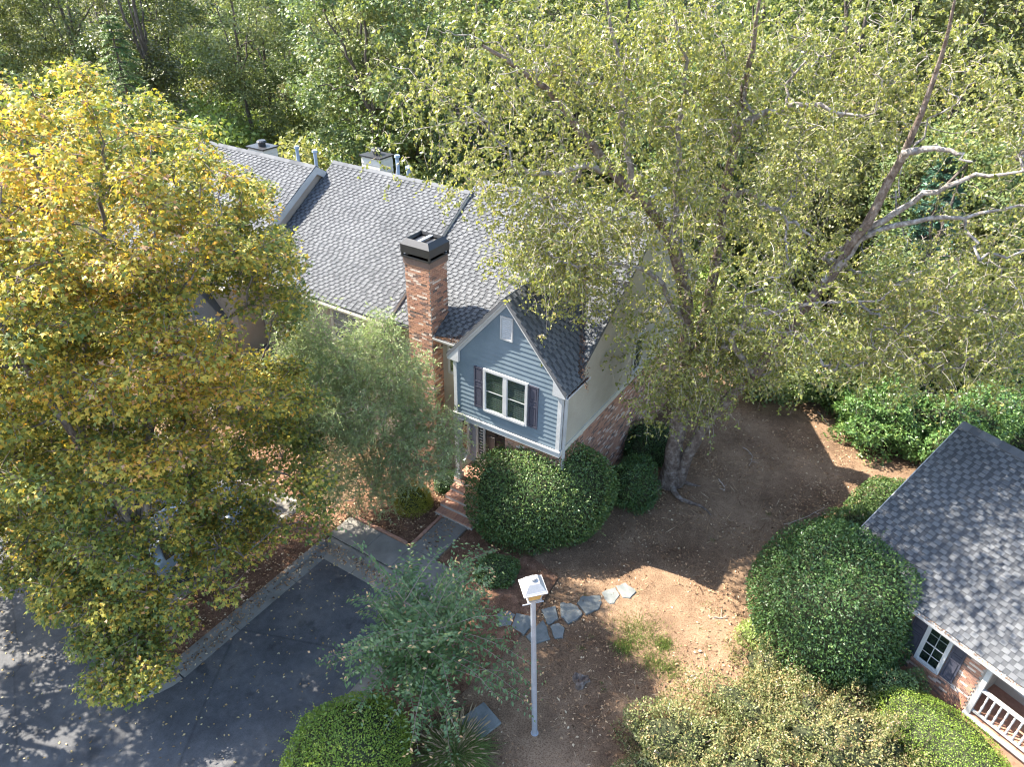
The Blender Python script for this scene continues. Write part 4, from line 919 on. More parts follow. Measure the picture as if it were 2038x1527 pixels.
# ------------------------------------------------------------------ parked car under the maple
def make_car():
    cl = H2W(-5.9, -6.6, DZ)
    car = thing('parked_car', 'silver-blue car parked under the maple, roof glimpsed through leaves', 'car', cl, -YAW)
    # sections along y (length): nose at +y; (y, half width, belt z, roof z, roof half width)
    secs = [(-2.2, 0.62, 0.62, 0.70, 0.55), (-2.12, 0.84, 0.95, 1.02, 0.72), (-1.75, 0.90, 1.02, 1.42, 0.60), (-1.1, 0.92, 1.02, 1.62, 0.62), (0.0, 0.92, 1.00, 1.64, 0.63), (0.55, 0.92, 0.98, 1.50, 0.62), (1.05, 0.91, 0.96, 1.03, 0.74), (1.7, 0.89, 0.90, 0.97, 0.72), (2.1, 0.80, 0.75, 0.84, 0.62), (2.24, 0.60, 0.58, 0.66, 0.45)]
    V = []; Fc = []
    for y, hw, bz, rz0, rw in secs:
        ring = [(-hw*0.92, 0.22), (-hw, 0.42), (-hw*0.99, bz*0.8), (-hw*0.94, bz), (-rw, rz0-0.03), (-rw*0.8, rz0), (rw*0.8, rz0), (rw, rz0-0.03), (hw*0.94, bz), (hw*0.99, bz*0.8), (hw, 0.42), (hw*0.92, 0.22)]
        V += [(x, y, z) for x, z in ring]
    k = 12
    for i in range(len(secs)-1):
        for j in range(k): Fc.append((i*k+j, i*k+(j+1) % k, (i+1)*k+(j+1) % k, (i+1)*k+j))
    Fc.append(tuple(range(k))); Fc.append(tuple(range((len(secs)-1)*k, len(secs)*k)))
    me = MB().add(V, Fc).mesh('body')
    for p in me.polygons: p.use_smooth = True
    b = link('body', me, MAT['car_paint'], car); sm = b.modifiers.new('sub', 'SUBSURF'); sm.levels = 1; sm.render_levels = 2
    MB().hexa([(-0.62, 0.58, 1.49), (0.62, 0.58, 1.49), (0.74, 1.08, 1.06), (-0.74, 1.08, 1.06), (-0.62, 0.61, 1.51), (0.62, 0.61, 1.51), (0.74, 1.11, 1.075), (-0.74, 1.11, 1.075)]).build('windscreen', MAT['car_glass'], car)
    MB().hexa([(-0.60, -1.78, 1.42), (0.60, -1.78, 1.42), (0.72, -2.08, 1.06), (-0.72, -2.08, 1.06), (-0.60, -1.81, 1.44), (0.60, -1.81, 1.44), (0.72, -2.11, 1.075), (-0.72, -2.11, 1.075)]).build('rear_window', MAT['car_glass'], car)
    for s in (-1, 1):
        for y0, y1 in ((-1.65, -0.72), (-0.64, 0.42)):
            MB().hexa([(s*0.885, y0, 1.05), (s*0.885, y1, 1.05), (s*0.68, y1-0.12, 1.54), (s*0.68, y0+0.05, 1.54), (s*0.91, y0, 1.05), (s*0.91, y1, 1.05), (s*0.70, y1-0.12, 1.55), (s*0.70, y0+0.05, 1.55)]).build('side_window', MAT['car_glass'], car)
        MB().box(min(s*0.9, s*1.08), max(s*0.9, s*1.08), 0.55, 0.68, 1.0, 1.13).build('mirror', MAT['car_paint'], car, bev=0.03)
        MB().box(min(s*0.5, s*0.76), max(s*0.5, s*0.76), 2.1, 2.2, 0.62, 0.76).build('headlight', MAT['glass'], car, bev=0.02)
        MB().box(min(s*0.6, s*0.8), max(s*0.6, s*0.8), -2.2, -2.1, 0.72, 0.92).build('tail_light', MAT['red_lens'], car, bev=0.02)
        for y in (-1.35, 1.4):
            wt = MB().cyl((s*0.74, y, 0.33), (s*0.94, y, 0.33), 0.33, n=24).build('wheel', MAT['rubber'], car)
            MB().cyl((s*0.80, y, 0.33), (s*0.952, y, 0.33), 0.21, n=20).build('rim', MAT['steel'], wt)
    m = MB(); m.box(-0.58, -0.54, -1.5, 0.2, 1.66, 1.70); m.box(0.54, 0.58, -1.5, 0.2, 1.66, 1.70); m.build('roof_rail', MAT['metal_dark'], car)
make_car()

# ------------------------------------------------------------------ trees
def put_tree(name, label, cat, base, parts, group=None):
    t = thing(name, label, cat, base, 0.0, group)
    for nm, me, mat, kind in parts: link(nm, me, mat, t, kind)
    return t
def rel(stem, base): return [(p-base) for p in stem]

def build_birch():
    g = np.random.default_rng(21); base = G(1330, 962)
    def px(x, y, Y): return at(x, y, Y)-base
    stems = []
    A = [np.zeros(3)-[0, 0, .2], px(1338, 905, 20.8), px(1352, 840, 20.7), px(1362, 720, 20.5), px(1368, 600, 20.3), px(1345, 480, 20.0), px(1310, 425, 19.7), px(1260, 378, 19.4), px(1205, 335, 19.2), px(1150, 240, 18.8), px(1060, 150, 18.2), px(960, 90, 17.8)]
    B = [np.array([.1, .1, -.2]), px(1352, 880, 21.1), px(1390, 700, 21.0), px(1430, 500, 20.6), px(1455, 300, 20.0), px(1480, 190, 19.5), px(1500, 90, 19.0), px(1515, -20, 18.5)]
    Cc = [np.array([.28, -.02, -.2]), px(1362, 915, 20.7), px(1405, 840, 20.3), px(1500, 745, 19.5), px(1600, 620, 18.8), px(1690, 500, 18.2), px(1755, 395, 17.8), px(1800, 310, 17.4), px(1835, 245, 17.1), px(1875, 130, 16.8), px(1900, 0, 16.4)]
    Dd = [A[5], px(1340, 400, 20.6), px(1300, 350, 20.9)]
    for pts, r0, K in ((A, 0.31, 30), (B, 0.23, 26), (Cc, 0.22, 30)):
        n = len(pts); stems.append(resample(pts, r0*(np.linspace(1, 0.09, n)**0.9), K, g, 0.035))
    stems[0][1][0:3] *= (1.5, 1.25, 1.08)
    lim = [[px(1455, 260, 20.0), px(1500, 235, 19.2), px(1560, 212, 18.8), px(1630, 200, 18.4), px(1672, 232, 18.1), px(1740, 225, 17.7)],
           [px(1800, 310, 17.4), px(1850, 293, 16.9), px(1890, 300, 16.6), px(1935, 322, 16.3)],
           [px(1700, 480, 18.2), px(1800, 410, 17.6), px(1880, 365, 17.0), px(1960, 350, 16.6), px(2060, 345, 16.2)],
           [px(1640, 560, 18.5), px(1740, 450, 17.9), px(1830, 438, 17.3), px(1940, 425, 16.7), px(2070, 412, 16.1)],
           [px(1440, 400, 20.3), px(1490, 380, 19.6), px(1540, 410, 19.0), px(1590, 450, 18.6), px(1620, 480, 18.4)],
           [px(1500, 745, 19.5), px(1440, 670, 18.8), px(1520, 620, 18.2), px(1620, 605, 17.7), px(1740, 600, 17.2)],
           [px(1205, 335, 19.2), px(1150, 330, 18.8), px(1080, 352, 18.4), px(1020, 330, 18.1)],
           [px(1365, 650, 20.4), px(1300, 540, 19.6), px(1230, 525, 19.0), px(1150, 530, 18.5)],
           [px(1345, 480, 20.0), px(1350, 300, 19.6), px(1370, 150, 19.2), px(1340, 20, 18.8)],
           [px(1260, 378, 19.4), px(1240, 230, 19.0), px(1230, 100, 18.6), px(1200, -30, 18.2)]]
    for pts in lim:
        n = len(pts); stems.append(resample(pts, 0.10*np.linspace(1, 0.25, n), 16, g, 0.045))
    # cluster points through the crown: rounded volumes set round the stems
    vols = [((8.2, 18.8, 11.0), (6.2, 4.6, 4.8), 290), ((1.0, 18.4, 13.0), (5.2, 3.2, 3.4), 210), ((10.5, 18.2, 6.6), (4.6, 3.6, 2.8), 120), ((3.4, 19.8, 9.2), (2.4, 1.8, 1.8), 34),
            ((5.2, 19.9, 6.6), (1.7, 1.4, 2.4), 34), ((12.8, 17.0, 10.0), (3.2, 3.0, 4.5), 95), ((6, 18.5, 15.0), (6.0, 3.2, 1.6), 80), ((6.6, 19.8, 5.4), (2.2, 1.2, 1.5), 46), ((13.5, 16.5, 7.5), (3.0, 2.6, 3.0), 60), ((1.6, 19.4, 9.8), (2.4, 1.4, 1.8), 40)]
    C = np.concatenate([ellipsoid_points(g, np.array(c)-base, r, n) for c, r, n in vols])
    W = C+base; q = seen(W)
    keep = np.ones(len(C), bool)
    # openings: over the lit yard and the far house front, where the sky of the crown is open
    lit = lambda hx, hy: None
    x, y, _ = q.T
    keep &= ~((y > 640) & (x < 1230)); keep &= ~((y > 745) & (x > 1480)); keep &= ~((y > 845) & (x > 1280)); keep &= ~((x > 1640) & (x < 1985) & (y > 300) & (y < 500) & (g.random(len(x)) < 0.72))
    keep &= ~((x < 1010) & (y > 420)); keep &= ~((x < 900) & (y > 300)); keep &= ~((x < 760)); keep &= ~((x > 1180) & (x < 1330) & (y > 395) & (y < 640) & (g.random(len(x)) < 0.45))
    shd = W-sun_dir*(W[:, 2]/sun_dir[2])[:, None]; sx_, sy_, _ = seen(shd).T        # gaps that let the sun onto the bare yard
    keep &= ~((sx_ > 1470) & (sx_ < 1870) & (sy_ > 720) & (sy_ < 985) & (g.random(len(x)) < 0.93))
    keep &= ~((sx_ > 1190) & (sx_ < 1500) & (sy_ > 1060) & (sy_ < 1460))
    kx = ((sx_ > 1780) & (sy_ > 1330) & (sy_ < 1560)); keep &= ~(kx & (g.random(len(x)) < 0.6))
    lp_ = np.concatenate([seen(q_[2:]+base) for q_, r_ in stems[2:]]+[seen(q_[-14:]+base) for q_, r_ in stems[:2]])      # boughs that show through the leaves
    d2 = np.hypot(q[:, None, 0]-lp_[None, :, 0], q[:, None, 1]-lp_[None, :, 1]); fr_ = (d2 < 34) & (q[:, None, 2] < lp_[None, :, 2]+0.2)
    keep &= ~(fr_.any(1) & (g.random(len(x)) < 0.6))
    C = C[keep]
    paths, rad = skeleton(stems, C, g, 0.06, 5, 0.12, 0.0085, 0.16)
    # pendulous twigs
    nt_ = 17; n = len(C)*nt_; src = np.repeat(C, nt_, 0)+g.normal(0, 0.48, (n, 3))
    dirs = unit(np.c_[g.normal(size=(n, 2)), g.normal(0.1, 0.55, n)]); ln = g.uniform(0.35, 0.95, n)
    K = 5; s = np.linspace(0, 1, K)
    P = src[:, None]+dirs[:, None]*(ln[:, None]*0.75*s)[..., None]; P[..., 2] -= (ln[:, None]*0.6*s**2.0)
    P += g.normal(0, 0.025, P.shape)*s[None, :, None]
    twr = 0.0062*(1-0.72*s)[None]*g.uniform(0.7, 1.3, (n, 1))
    # leaves along the twigs
    nl = 13; m = n*nl
    ti = np.repeat(np.arange(n), nl); tt = g.uniform(0.12, 1.0, m); f = tt*(K-1); i0 = np.minimum(f.astype(int), K-2); fr = (f-i0)[:, None]
    pos = P[ti, i0]*(1-fr)+P[ti, i0+1]*fr+g.normal(0, 0.02, (m, 3))
    D = np.c_[g.normal(size=(m, 2))*0.75, -np.abs(g.normal(0.75, 0.5, m))]; N = g.normal(size=(m, 3))+np.array([0, 0, 0.35])
    Ls = g.uniform(0.068, 0.118, m); tint = 0.5+0.2*blob_noise(pos, g, 0.5)+g.normal(0, 0.2, m)
    crown = leaf_mesh('crown', pos, D, N, Ls, Ls*g.uniform(0.6, 0.8, m), tint, 0.12)
    trunk = None
    parts = []
    bt = thing('birch_tree', 'huge spreading river birch with several pale leaning trunks by the house corner', 'tree', base)
    for i, nm in enumerate(('trunk', 'trunk', 'trunk')):
        q_, r_ = stems[i]; link('trunk', tubes('trunk', q_[None], r_[None], 12), MAT['birch_bark'], bt)
    for q_, r_ in stems[3:]: link('limb', tubes('limb', q_[None], r_[None], 8), MAT['birch_limb'], bt)
    link('branches', tubes('branches', paths, rad, 5), MAT['birch_limb'], bt, 'stuff')
    link('twigs', tubes('twigs', P, twr, 3), MAT['twig_pale'], bt, 'stuff')
    link('crown', crown, L['birch'], bt)
    for pts in ([(1335, 962), (1342, 985), (1352, 1000), (1370, 1003), (1395, 1005), (1415, 1027)], [(1345, 955), (1358, 962), (1375, 966), (1395, 970)], [(1325, 965), (1310, 972), (1302, 985)]):
        w_ = [G(*p)-base for p in pts]; w_[0] = w_[0]+np.array([0, 0, .12])
        q_, r_ = resample(w_, np.linspace(0.13, 0.03, len(w_)), 12, g, 0.012); q_[:, 2] = np.linspace(0.1, 0.015, 12)
        link('root', tubes('root', q_[None], r_[None], 7), MAT['birch_bark'], bt)
build_birch()

def build_maple(name, label, base, crown_vols, n_leaf, seed, stem_top, r0=0.2, forks=4, leafsz=(0.11, 0.19), keepf=None, tbase=0.5, spread=2.6):
    g = np.random.default_rng(seed); base = np.asarray(base, float); stems = []
    top = np.array(stem_top, float)
    fork = top*0.22+np.array([0, 0, 0.0])
    stems.append(resample([(0, 0, -.2), fork*0.5+g.normal(0, .05, 3), fork, top*0.6, top*0.85, top], np.linspace(r0, 0.03, 6), 20, g, 0.03))
    stems[0][1][0:2] *= (1.5, 1.2)
    for k in range(forks):
        a = 2*math.pi*k/forks+g.uniform(-.4, .4); hh = top[2]*g.uniform(0.6, 0.88)
        e = np.array([math.cos(a)*spread*g.uniform(.75, 1.2), math.sin(a)*spread*g.uniform(.75, 1.2), hh])+top*np.array([.6, .6, 0])
        st = fork*g.uniform(0.75, 1.25)
        stems.append(resample([st, st*0.6+e*0.4+np.array([0, 0, .4]), e*0.8+np.array([0, 0, .3]), e], np.linspace(r0*0.6, 0.03, 4), 16, g, 0.04))
    C = np.concatenate([ellipsoid_points(g, np.array(c)-base, r, n, 0.25) for c, r, n in crown_vols])
    if keepf is not None: C = C[keepf(C+base, g)]
    C = C[blob_noise(C, g, 0.9, 6) > -0.42]
    paths, rad = skeleton(stems, C, g, 0.08, 4, 0.25, 0.010, 0.1)
    per = n_leaf//len(C); n = per*len(C)
    cc = np.repeat(C, per, 0); off = unit(g.normal(size=(n, 3)))*(g.random((n, 1))**0.45)*np.array([0.56, 0.56, 0.32])
    pos = cc+off
    # short twigs
    nt_ = 9; ns = len(C)*nt_; s0 = np.repeat(C, nt_, 0); e0 = s0+unit(g.normal(size=(ns, 3)))*np.array([0.6, 0.6, 0.4])
    tw = np.stack([s0, (s0+e0)/2+g.normal(0, .04, (ns, 3)), e0], 1); twr = np.tile(np.array([[0.010, 0.007, 0.004]]), (ns, 1))
    D = off*1.0+g.normal(0, 0.45, (n, 3)); D[:, 2] -= 0.45; N = np.array([0, 0, 1.0])+off*0.9+g.normal(0, 0.38, (n, 3))
    Ls = g.uniform(*leafsz, n); wz = (pos[:, 2]/top[2])
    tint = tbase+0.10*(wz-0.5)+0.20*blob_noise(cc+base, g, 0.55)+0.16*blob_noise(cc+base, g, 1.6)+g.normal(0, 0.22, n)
    t = thing(name, label, 'tree', base)
    for i, (q_, r_) in enumerate(stems): link('trunk' if i == 0 else 'limb', tubes('trunk', q_[None], r_[None], 10), MAT['maple_bark'], t)
    link('branches', tubes('branches', paths, rad, 5), MAT['maple_bark'], t, 'stuff')
    link('twigs', tubes('twigs', tw, twr, 3), MAT['twig'], t, 'stuff')
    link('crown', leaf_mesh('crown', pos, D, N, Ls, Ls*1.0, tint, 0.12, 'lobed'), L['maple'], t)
    return t
def mk(W, g):
    q = seen(W); x, y = q[:, 0], q[:, 1]
    k = ~((x > 640)) & ~((x > 330) & (y < 235)) & ~((x > 440) & (y < 330)) & ~((x > 530) & (y < 450))
    k &= ~((x > 395) & (x < 560) & (y > 560) & (y < 720) & (g.random(len(x)) < 0.55)) & ~((y > 1375)) & ~((x > 400) & (y > 1180))
    k &= ~((x < 170) & (y > 1250)) & ~((x > 330) & (x < 560) & (y > 980) & (y < 1130) & (g.random(len(x)) < 0.12)) & ~((x > 420) & (y > 600) & (y < 960) & (g.random(len(x)) < 0.25)) & ~((x > 560) & (y > 1100))
    sh = W-sun_dir*((W[:, 2]-4.0)/sun_dir[2])[:, None]      # the little feathery tree stands in the sun
    k &= ~((np.hypot(sh[:, 0]+4.9, sh[:, 1]-20.1) < 2.0) & (W[:, 2] > 4) & (g.random(len(x)) < 0.75))
    sh = seen(W-sun_dir*(W[:, 2]/sun_dir[2])[:, None])      # broken shade on the drive
    k &= ~((sh[:, 0] > 430) & (sh[:, 0] < 760) & (sh[:, 1] > 1090) & (sh[:, 1] < 1480) & (g.random(len(x)) < 0.4))
    return k
build_maple('maple_tree', 'large maple turning yellow and orange beside the parking court', G(330, 1250), [((-9.8, 15.8, 9.2), (4.9, 4.9, 5.8), 480), ((-9.2, 15.2, 4.8), (4.4, 3.8, 2.6), 90), ((-7.0, 16.2, 3.8), (3.0, 2.6, 1.6), 84), ((-8.8, 13.4, 2.8), (2.2, 1.6, 1.6), 40), ((-6.6, 15.6, 6.6), (2.4, 2.0, 2.0), 44), ((-9.4, 13.3, 9.2), (3.6, 1.5, 3.8), 130), ((-11.6, 14.6, 6.6), (2.6, 1.8, 2.6), 60), ((-7.6, 15.4, 10.0), (2.6, 1.8, 2.4), 60), ((-12.0, 15.2, 10.6), (2.6, 1.8, 2.2), 50), ((-10.4, 12.5, 2.7), (1.5, .9, 1.0), 40), ((-13.2, 13.8, 3.4), (1.8, 1.2, 1.0), 30), (G(235, 1310, 1.9), (1.2, .7, .8), 30), (G(455, 1040, 2.8), (1.4, 1.0, .8), 34), (G(590, 1075, 2.2), (.9, .7, .7), 14)], 158000, 5, (-0.3, 1.5, 13.2), 0.2, 5, (0.08, 0.14), mk, 0.43)
build_maple('maple_tree', 'second yellow-green maple farther left at the picture edge', G(175, 1120), [((-16.0, 18.3, 7.0), (4.6, 4.2, 5.4), 330), ((-14.4, 16.8, 3.8), (3.4, 2.6, 2.2), 80)], 62000, 6, (-0.6, 0.5, 10.5), 0.18, 4, (0.085, 0.145), lambda W, g: ~((seen(W)[:, 1] > 1240)) & ~(seen(W)[:, 1] < 190), 0.39)

build_maple('maple_tree', 'third maple standing just off the lower left corner, its twigs and shade reaching in', np.array([-18.5, 12.2, 0]), [((-18.0, 12.4, 7.0), (3.6, 3.4, 4.0), 70), ((-15.8, 11.8, 6.0), (1.8, 2.0, 2.0), 18)], 13000, 8, (0.4, 0.2, 10.5), 0.26, 5, (0.13, 0.21), lambda W, g: ~((seen(W)[:, 0] > -40) & (seen(W)[:, 1] > 1150)), 0.45)

def build_feather():
    g = np.random.default_rng(31); base = G(748, 985); base[2] = 0
    stems = []
    for e, r in (((-1.0, -.2, 4.6), .05), ((0.1, .2, 5.4), .055), ((0.9, .1, 4.7), .05), ((-0.4, -.9, 3.8), .04), ((1.2, -.8, 3.5), .04), ((-1.7, .2, 3.6), .04)):
        e = np.array(e); stems.append(resample([(0, 0, -.1), e*0.35+np.array([0, 0, .5]), e], np.linspace(r, .012, 3), 12, g, .03))
    C = np.concatenate([ellipsoid_points(g, c, r, n) for c, r, n in (((-.2, -.7, 4.6), (2.6, 1.8, 2.5), 230), ((1.85, -1.1, 3.2), (1.5, 1.2, 1.4), 70), ((-1.5, -.8, 4.9), (1.7, 1.4, 1.9), 100), ((0.1, -1.1, 1.7), (2.1, 1.2, 1.0), 60), ((-1.5, -.6, 7.0), (1.0, .8, .9), 24), ((.7, -.7, 7.0), (.7, .6, .9), 20))])
    paths, rad = skeleton(stems, C, g, .05, 4, .2, .005, .08)
    nt_ = 20; n = len(C)*nt_; src = np.repeat(C, nt_, 0)+g.normal(0, .22, (n, 3)); d = unit(g.normal(size=(n, 3))+np.array([0, 0, .15])); ln = g.uniform(.25, .6, n)
    K = 4; s = np.linspace(0, 1, K); P = src[:, None]+d[:, None]*(ln[:, None]*s)[..., None]; P[..., 2] -= .28*ln[:, None]*s**2
    nl = 11; m = n*nl; ti = np.repeat(np.arange(n), nl); f = g.uniform(.1, 1, m)*(K-1); i0 = np.minimum(f.astype(int), K-2); fr = (f-i0)[:, None]
    pos = P[ti, i0]*(1-fr)+P[ti, i0+1]*fr; D = d[ti]+g.normal(0, .7, (m, 3)); N = g.normal(size=(m, 3))+np.array([0, 0, .8])
    Ls = g.uniform(.08, .15, m)
    t = thing('willow_leaved_tree', 'small feathery grey-green tree in front of the chimney', 'tree', base)
    for q_, r_ in stems: link('trunk', tubes('trunk', q_[None], r_[None], 7), MAT['maple_bark'], t)
    link('branches', tubes('branches', paths, rad, 4), MAT['twig_pale'], t, 'stuff')
    link('twigs', tubes('twigs', P, np.tile(.004*(1-.7*s), (n, 1)), 3), MAT['twig'], t, 'stuff')
    link('crown', leaf_mesh('crown', pos, D, N, Ls, Ls*.2, .5+.2*blob_noise(pos, g, 1.1)+g.normal(0, .18, m), .05), L['feather'], t)
build_feather()

def build_crepe():
    g = np.random.default_rng(41); base = G(850, 1392); t = thing('crepe_myrtle', 'airy crepe myrtle with long arching leafy shoots beside the driveway', 'tree', base)
    stems = []
    for k in range(6):
        a = k*1.05+.3; e = np.array([math.cos(a)*.6, math.sin(a)*.6, 2.6+.35*(k % 3)])
        stems.append(resample([(math.cos(a)*.08, math.sin(a)*.08, -.1), e*.5, e], np.linspace(.04, .02, 3), 8, g, .02))
    shoots = []; K = 7; s = np.linspace(0, 1, K)
    n = 165
    for i in range(n):
        q_, _ = stems[i % 6]; st = q_[g.integers(3, 8)]
        a = g.uniform(0, 2*np.pi); el = g.uniform(.1, 1.25); ln = g.uniform(1.1, 3.1)
        d = np.array([math.cos(a)*math.cos(el), math.sin(a)*math.cos(el), math.sin(el)])
        p = st+d*(ln*s)[:, None]; p[:, 2] -= (0.42 if el < .9 else .15)*ln*s**2.3; p += np.cumsum(g.normal(0, .02, (K, 3)), 0)
        p[:, 2] = np.maximum(p[:, 2], .15); shoots.append(p)
    P = np.array(shoots); tl = unit(np.gradient(P, axis=1))
    # opposite leaves set in two ranks
    nl = 64; m = n*nl; ti = np.repeat(np.arange(n), nl); tt = np.tile(np.linspace(.16, 1, nl), n); f = tt*(K-1); i0 = np.minimum(f.astype(int), K-2); fr = (f-i0)[:, None]
    pos = P[ti, i0]*(1-fr)+P[ti, i0+1]*fr; T = tl[ti, i0]
    # side sprays: half the leaves stand off the shoot on short side twigs
    side = unit(np.cross(T, [0.05, 0.02, 1.0]))*np.where(np.arange(m) % 2, 1, -1)[:, None]
    sp_ = g.random(m)[:, None] < .38
    pos = pos+np.where(sp_, unit(side+T*.6+g.normal(0, .3, (m, 3)))*g.uniform(.05, .32, (m, 1)), 0)
    D = side+T*.45+g.normal(0, .22, (m, 3)); D[:, 2] -= .1; N = np.array([0, 0, 1.0])+g.normal(0, .3, (m, 3))
    Ls = g.uniform(.13, .2, m)*(1-.4*tt)
    for q_, r_ in stems: link('trunk', tubes('trunk', q_[None], r_[None], 7), MAT['twig_pale'], t)
    link('branches', tubes('branches', P, np.tile(.011*(1-.75*s), (n, 1)), 4), MAT['twig'], t, 'stuff')
    link('crown', leaf_mesh('crown', pos, D, N, Ls, Ls*.5, .42+.25*(pos[:, 2]-2)/2*0+g.normal(0, .17, m)+.5*(tt > .94)*(g.random(m) < .5), .1), L['crepe'], t)
build_crepe()

# ------------------------------------------------------------------ shrubs
def bush(name, label, cat, base, r, n, mat, leaf=(.06, .1), seed=1, lump=.10, lf=1.4, asp=.5, flat=.55, core=.84, rot=0.0, group=None, upright=0.0, sprigs=0, shape='kite'):
    """a rounded shrub: short stems, a solid core painted dark as inner shade and leaves set in lumpy shells"""
    g = np.random.default_rng(seed); r = np.asarray(r, float); t = thing(name, label, cat, base, rot, group)
    def surf(d):
        ph = [(g2*lf) for g2 in PH]; a = np.zeros(len(d))
        for w_, p_ in zip(ph, PP): a += np.sin(d@w_+p_)
        return 1+lump*a/2.2
    PH = np.random.default_rng(seed+100).normal(size=(6, 3))*2; PP = np.random.default_rng(seed+200).random(6)*6.28
    d = unit(g.normal(size=(n*2, 3))); d = d[d[:, 2] > -flat][:n]; n = len(d)
    rad = surf(d)*(1-(g.random(n)**2.2)*.26)
    ctr = np.array([0, 0, r[2]*flat]); pos = ctr+d*r*rad[:, None]; ok = pos[:, 2] > .02; pos, d = pos[ok], d[ok]; n = len(pos)
    nrm = unit(d/r); N = nrm+g.normal(0, .55, (n, 3)); D = g.normal(size=(n, 3))*.9+nrm*.55; D[:, 2] += upright-.1
    Ls = g.uniform(*leaf, n); tint = .48+.16*blob_noise(pos, g, 1.6)+g.normal(0, .19, n)
    if sprigs:
        k = g.integers(0, n, sprigs); ext = g.uniform(.1, .35, sprigs); ps = []; Ds = []
        for i, e in zip(k, ext):
            ax = unit(nrm[i]+np.array([0, 0, .8])+g.normal(0, .25, 3)); m_ = int(e/.025)
            ps.append(pos[i]+ax*np.linspace(0, e, m_)[:, None]+g.normal(0, .008, (m_, 3))); Ds.append(ax*.5+g.normal(0, .8, (m_, 3)))
        ps = np.concatenate(ps); Ds = np.concatenate(Ds); m_ = len(ps)
        pos = np.concatenate([pos, ps]); D = np.concatenate([D, Ds]); N = np.concatenate([N, g.normal(size=(m_, 3))]); Ls = np.r_[Ls, g.uniform(leaf[0], leaf[1], m_)*.8]; tint = np.r_[tint, g.uniform(.5, 1, m_)]
    me = leaf_mesh('foliage', pos, D, N, Ls, Ls*asp, tint, .1, shape)
    link('foliage', me, mat, t)
    if core:  # solid dark shell that paints the shade seen between leaves
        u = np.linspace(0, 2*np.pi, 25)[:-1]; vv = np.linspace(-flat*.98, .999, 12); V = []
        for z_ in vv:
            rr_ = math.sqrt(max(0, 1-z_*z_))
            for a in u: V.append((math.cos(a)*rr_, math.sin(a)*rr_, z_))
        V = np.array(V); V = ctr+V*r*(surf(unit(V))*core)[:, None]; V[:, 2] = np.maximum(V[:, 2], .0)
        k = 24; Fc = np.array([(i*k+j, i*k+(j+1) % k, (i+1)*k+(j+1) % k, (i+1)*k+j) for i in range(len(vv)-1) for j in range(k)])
        link('shade_core', fast_mesh('shade_core', V, Fc, np.full(len(V), .1), True), MAT['core'], t)
    st = []
    for i in range(5):
        a = i*1.26; e = np.array([math.cos(a)*r[0]*.5, math.sin(a)*r[1]*.5, r[2]*1.0]); q_, _ = resample([(0, 0, -.1), e*.5, e], [1, 1, 1], 6, g, .02); st.append(q_)
    link('stems', tubes('stems', np.array(st), np.tile(np.linspace(.05, .015, 6), (5, 1)), 5), MAT['twig'], t, 'stuff')
    return t
bush('holly_bush', 'big round dark holly bush in front of the brick house corner', 'bush', G(1080, 1042), (2.4, 1.95, 2.15), 40000, L['camellia'], (.045, .11), 1, .085, 1.5, .5, .6, .84, 0.2, None, 0, 420)
bush('holly_bush', 'smaller dark round bush between the big holly and the birch trunk', 'bush', G(1256, 1000), (0.82, 0.85, 1.25), 9500, L['holly'], (.045, .095), 2, .12, 1.6, .5, .55, .82, 0, None, 0, 60)
bush('holly_bush', 'dark shaded bush growing against the brick wall behind the birch', 'bush', G(1295, 905), (1.15, .9, .8), 8000, L['holly'], (.05, .085), 3, .16, 1.6, .5, .55, .8, 0, None, 0, 60)
bush('holly_bush', 'dark broad bush low beside the walkway right of the crepe myrtle', 'bush', G(990, 1150), (.75, .6, .5), 4200, L['camellia'], (.05, .085), 4, .1)
bush('holly_bush', 'largest round glossy holly bush at the corner of the cottage', 'bush', G(1630, 1268), (2.2, 2.1, 2.4), 46000, L['holly'], (.045, .11), 5, .085, 1.6, .5, .62, .85, 0.3, None, 0, 260)
bush('boxwood_bush', 'clipped bright green dome bush at the bottom edge by the driveway', 'bush', G(702, 1545), (1.42, 1.35, 1.25), 26000, L['boxwood'], (.035, .075), 6, .07, 1.8, .55, .6, .86, 0, None, 0, 200)
bush('clipped_hedge', 'low clipped yellow-green hedge below the cottage porch railing', 'hedge', R2W(4.15, -1.0), (1.9, .95, .85), 26000, L['boxwood'], (.03, .055), 7, .05, 1.8, .5, .5, .88, RANG, None, 0, 60)
bush('azalea_bush', 'broad loose azalea with orange tinted leaves at the bottom right', 'bush', G(1640, 1480), (2.0, 1.45, .95), 17000, L['azalea'], (.05, .09), 8, .34, 2.4, .45, .3, .62, -.5, None, .35, 320)
bush('azalea_bush', 'pale yellow-green azalea mound at the bottom edge right of the lamp', 'bush', G(1345, 1510), (1.7, 1.3, .9), 15000, L['azalea'], (.05, .09), 9, .34, 2.4, .45, .3, .62, 0, None, .35, 280)
bush('azalea_bush', 'loose azalea between the pale mound and the big holly', 'bush', G(1515, 1425), (1.5, 1.05, .75), 12000, L['azalea'], (.05, .09), 10, .36, 2.4, .45, .3, .6, 0, None, .35, 260)
bush('azalea_bush', 'sparse azalea creeping round the foot of the largest holly', 'bush', G(1540, 1345), (.95, .85, .6), 6500, L['azalea'], (.05, .085), 11, .36, 2.4, .45, .3, .55, 0, None, .35, 140)
bush('azalea_bush', 'azalea spilling off the bottom edge between the pale and orange mounds', 'bush', G(1490, 1560), (1.6, 1.1, .8), 11000, L['azalea'], (.05, .09), 18, .34, 2.4, .45, .3, .6, 0, None, .35, 200)
bush('pale_shrub', 'small pale green shrub at the sunny left foot of the largest holly', 'bush', G(1498, 1275), (.5, .55, .45), 3000, L['azalea_bright'], (.04, .07), 12, .2, 1.6, .5, .45, .6)
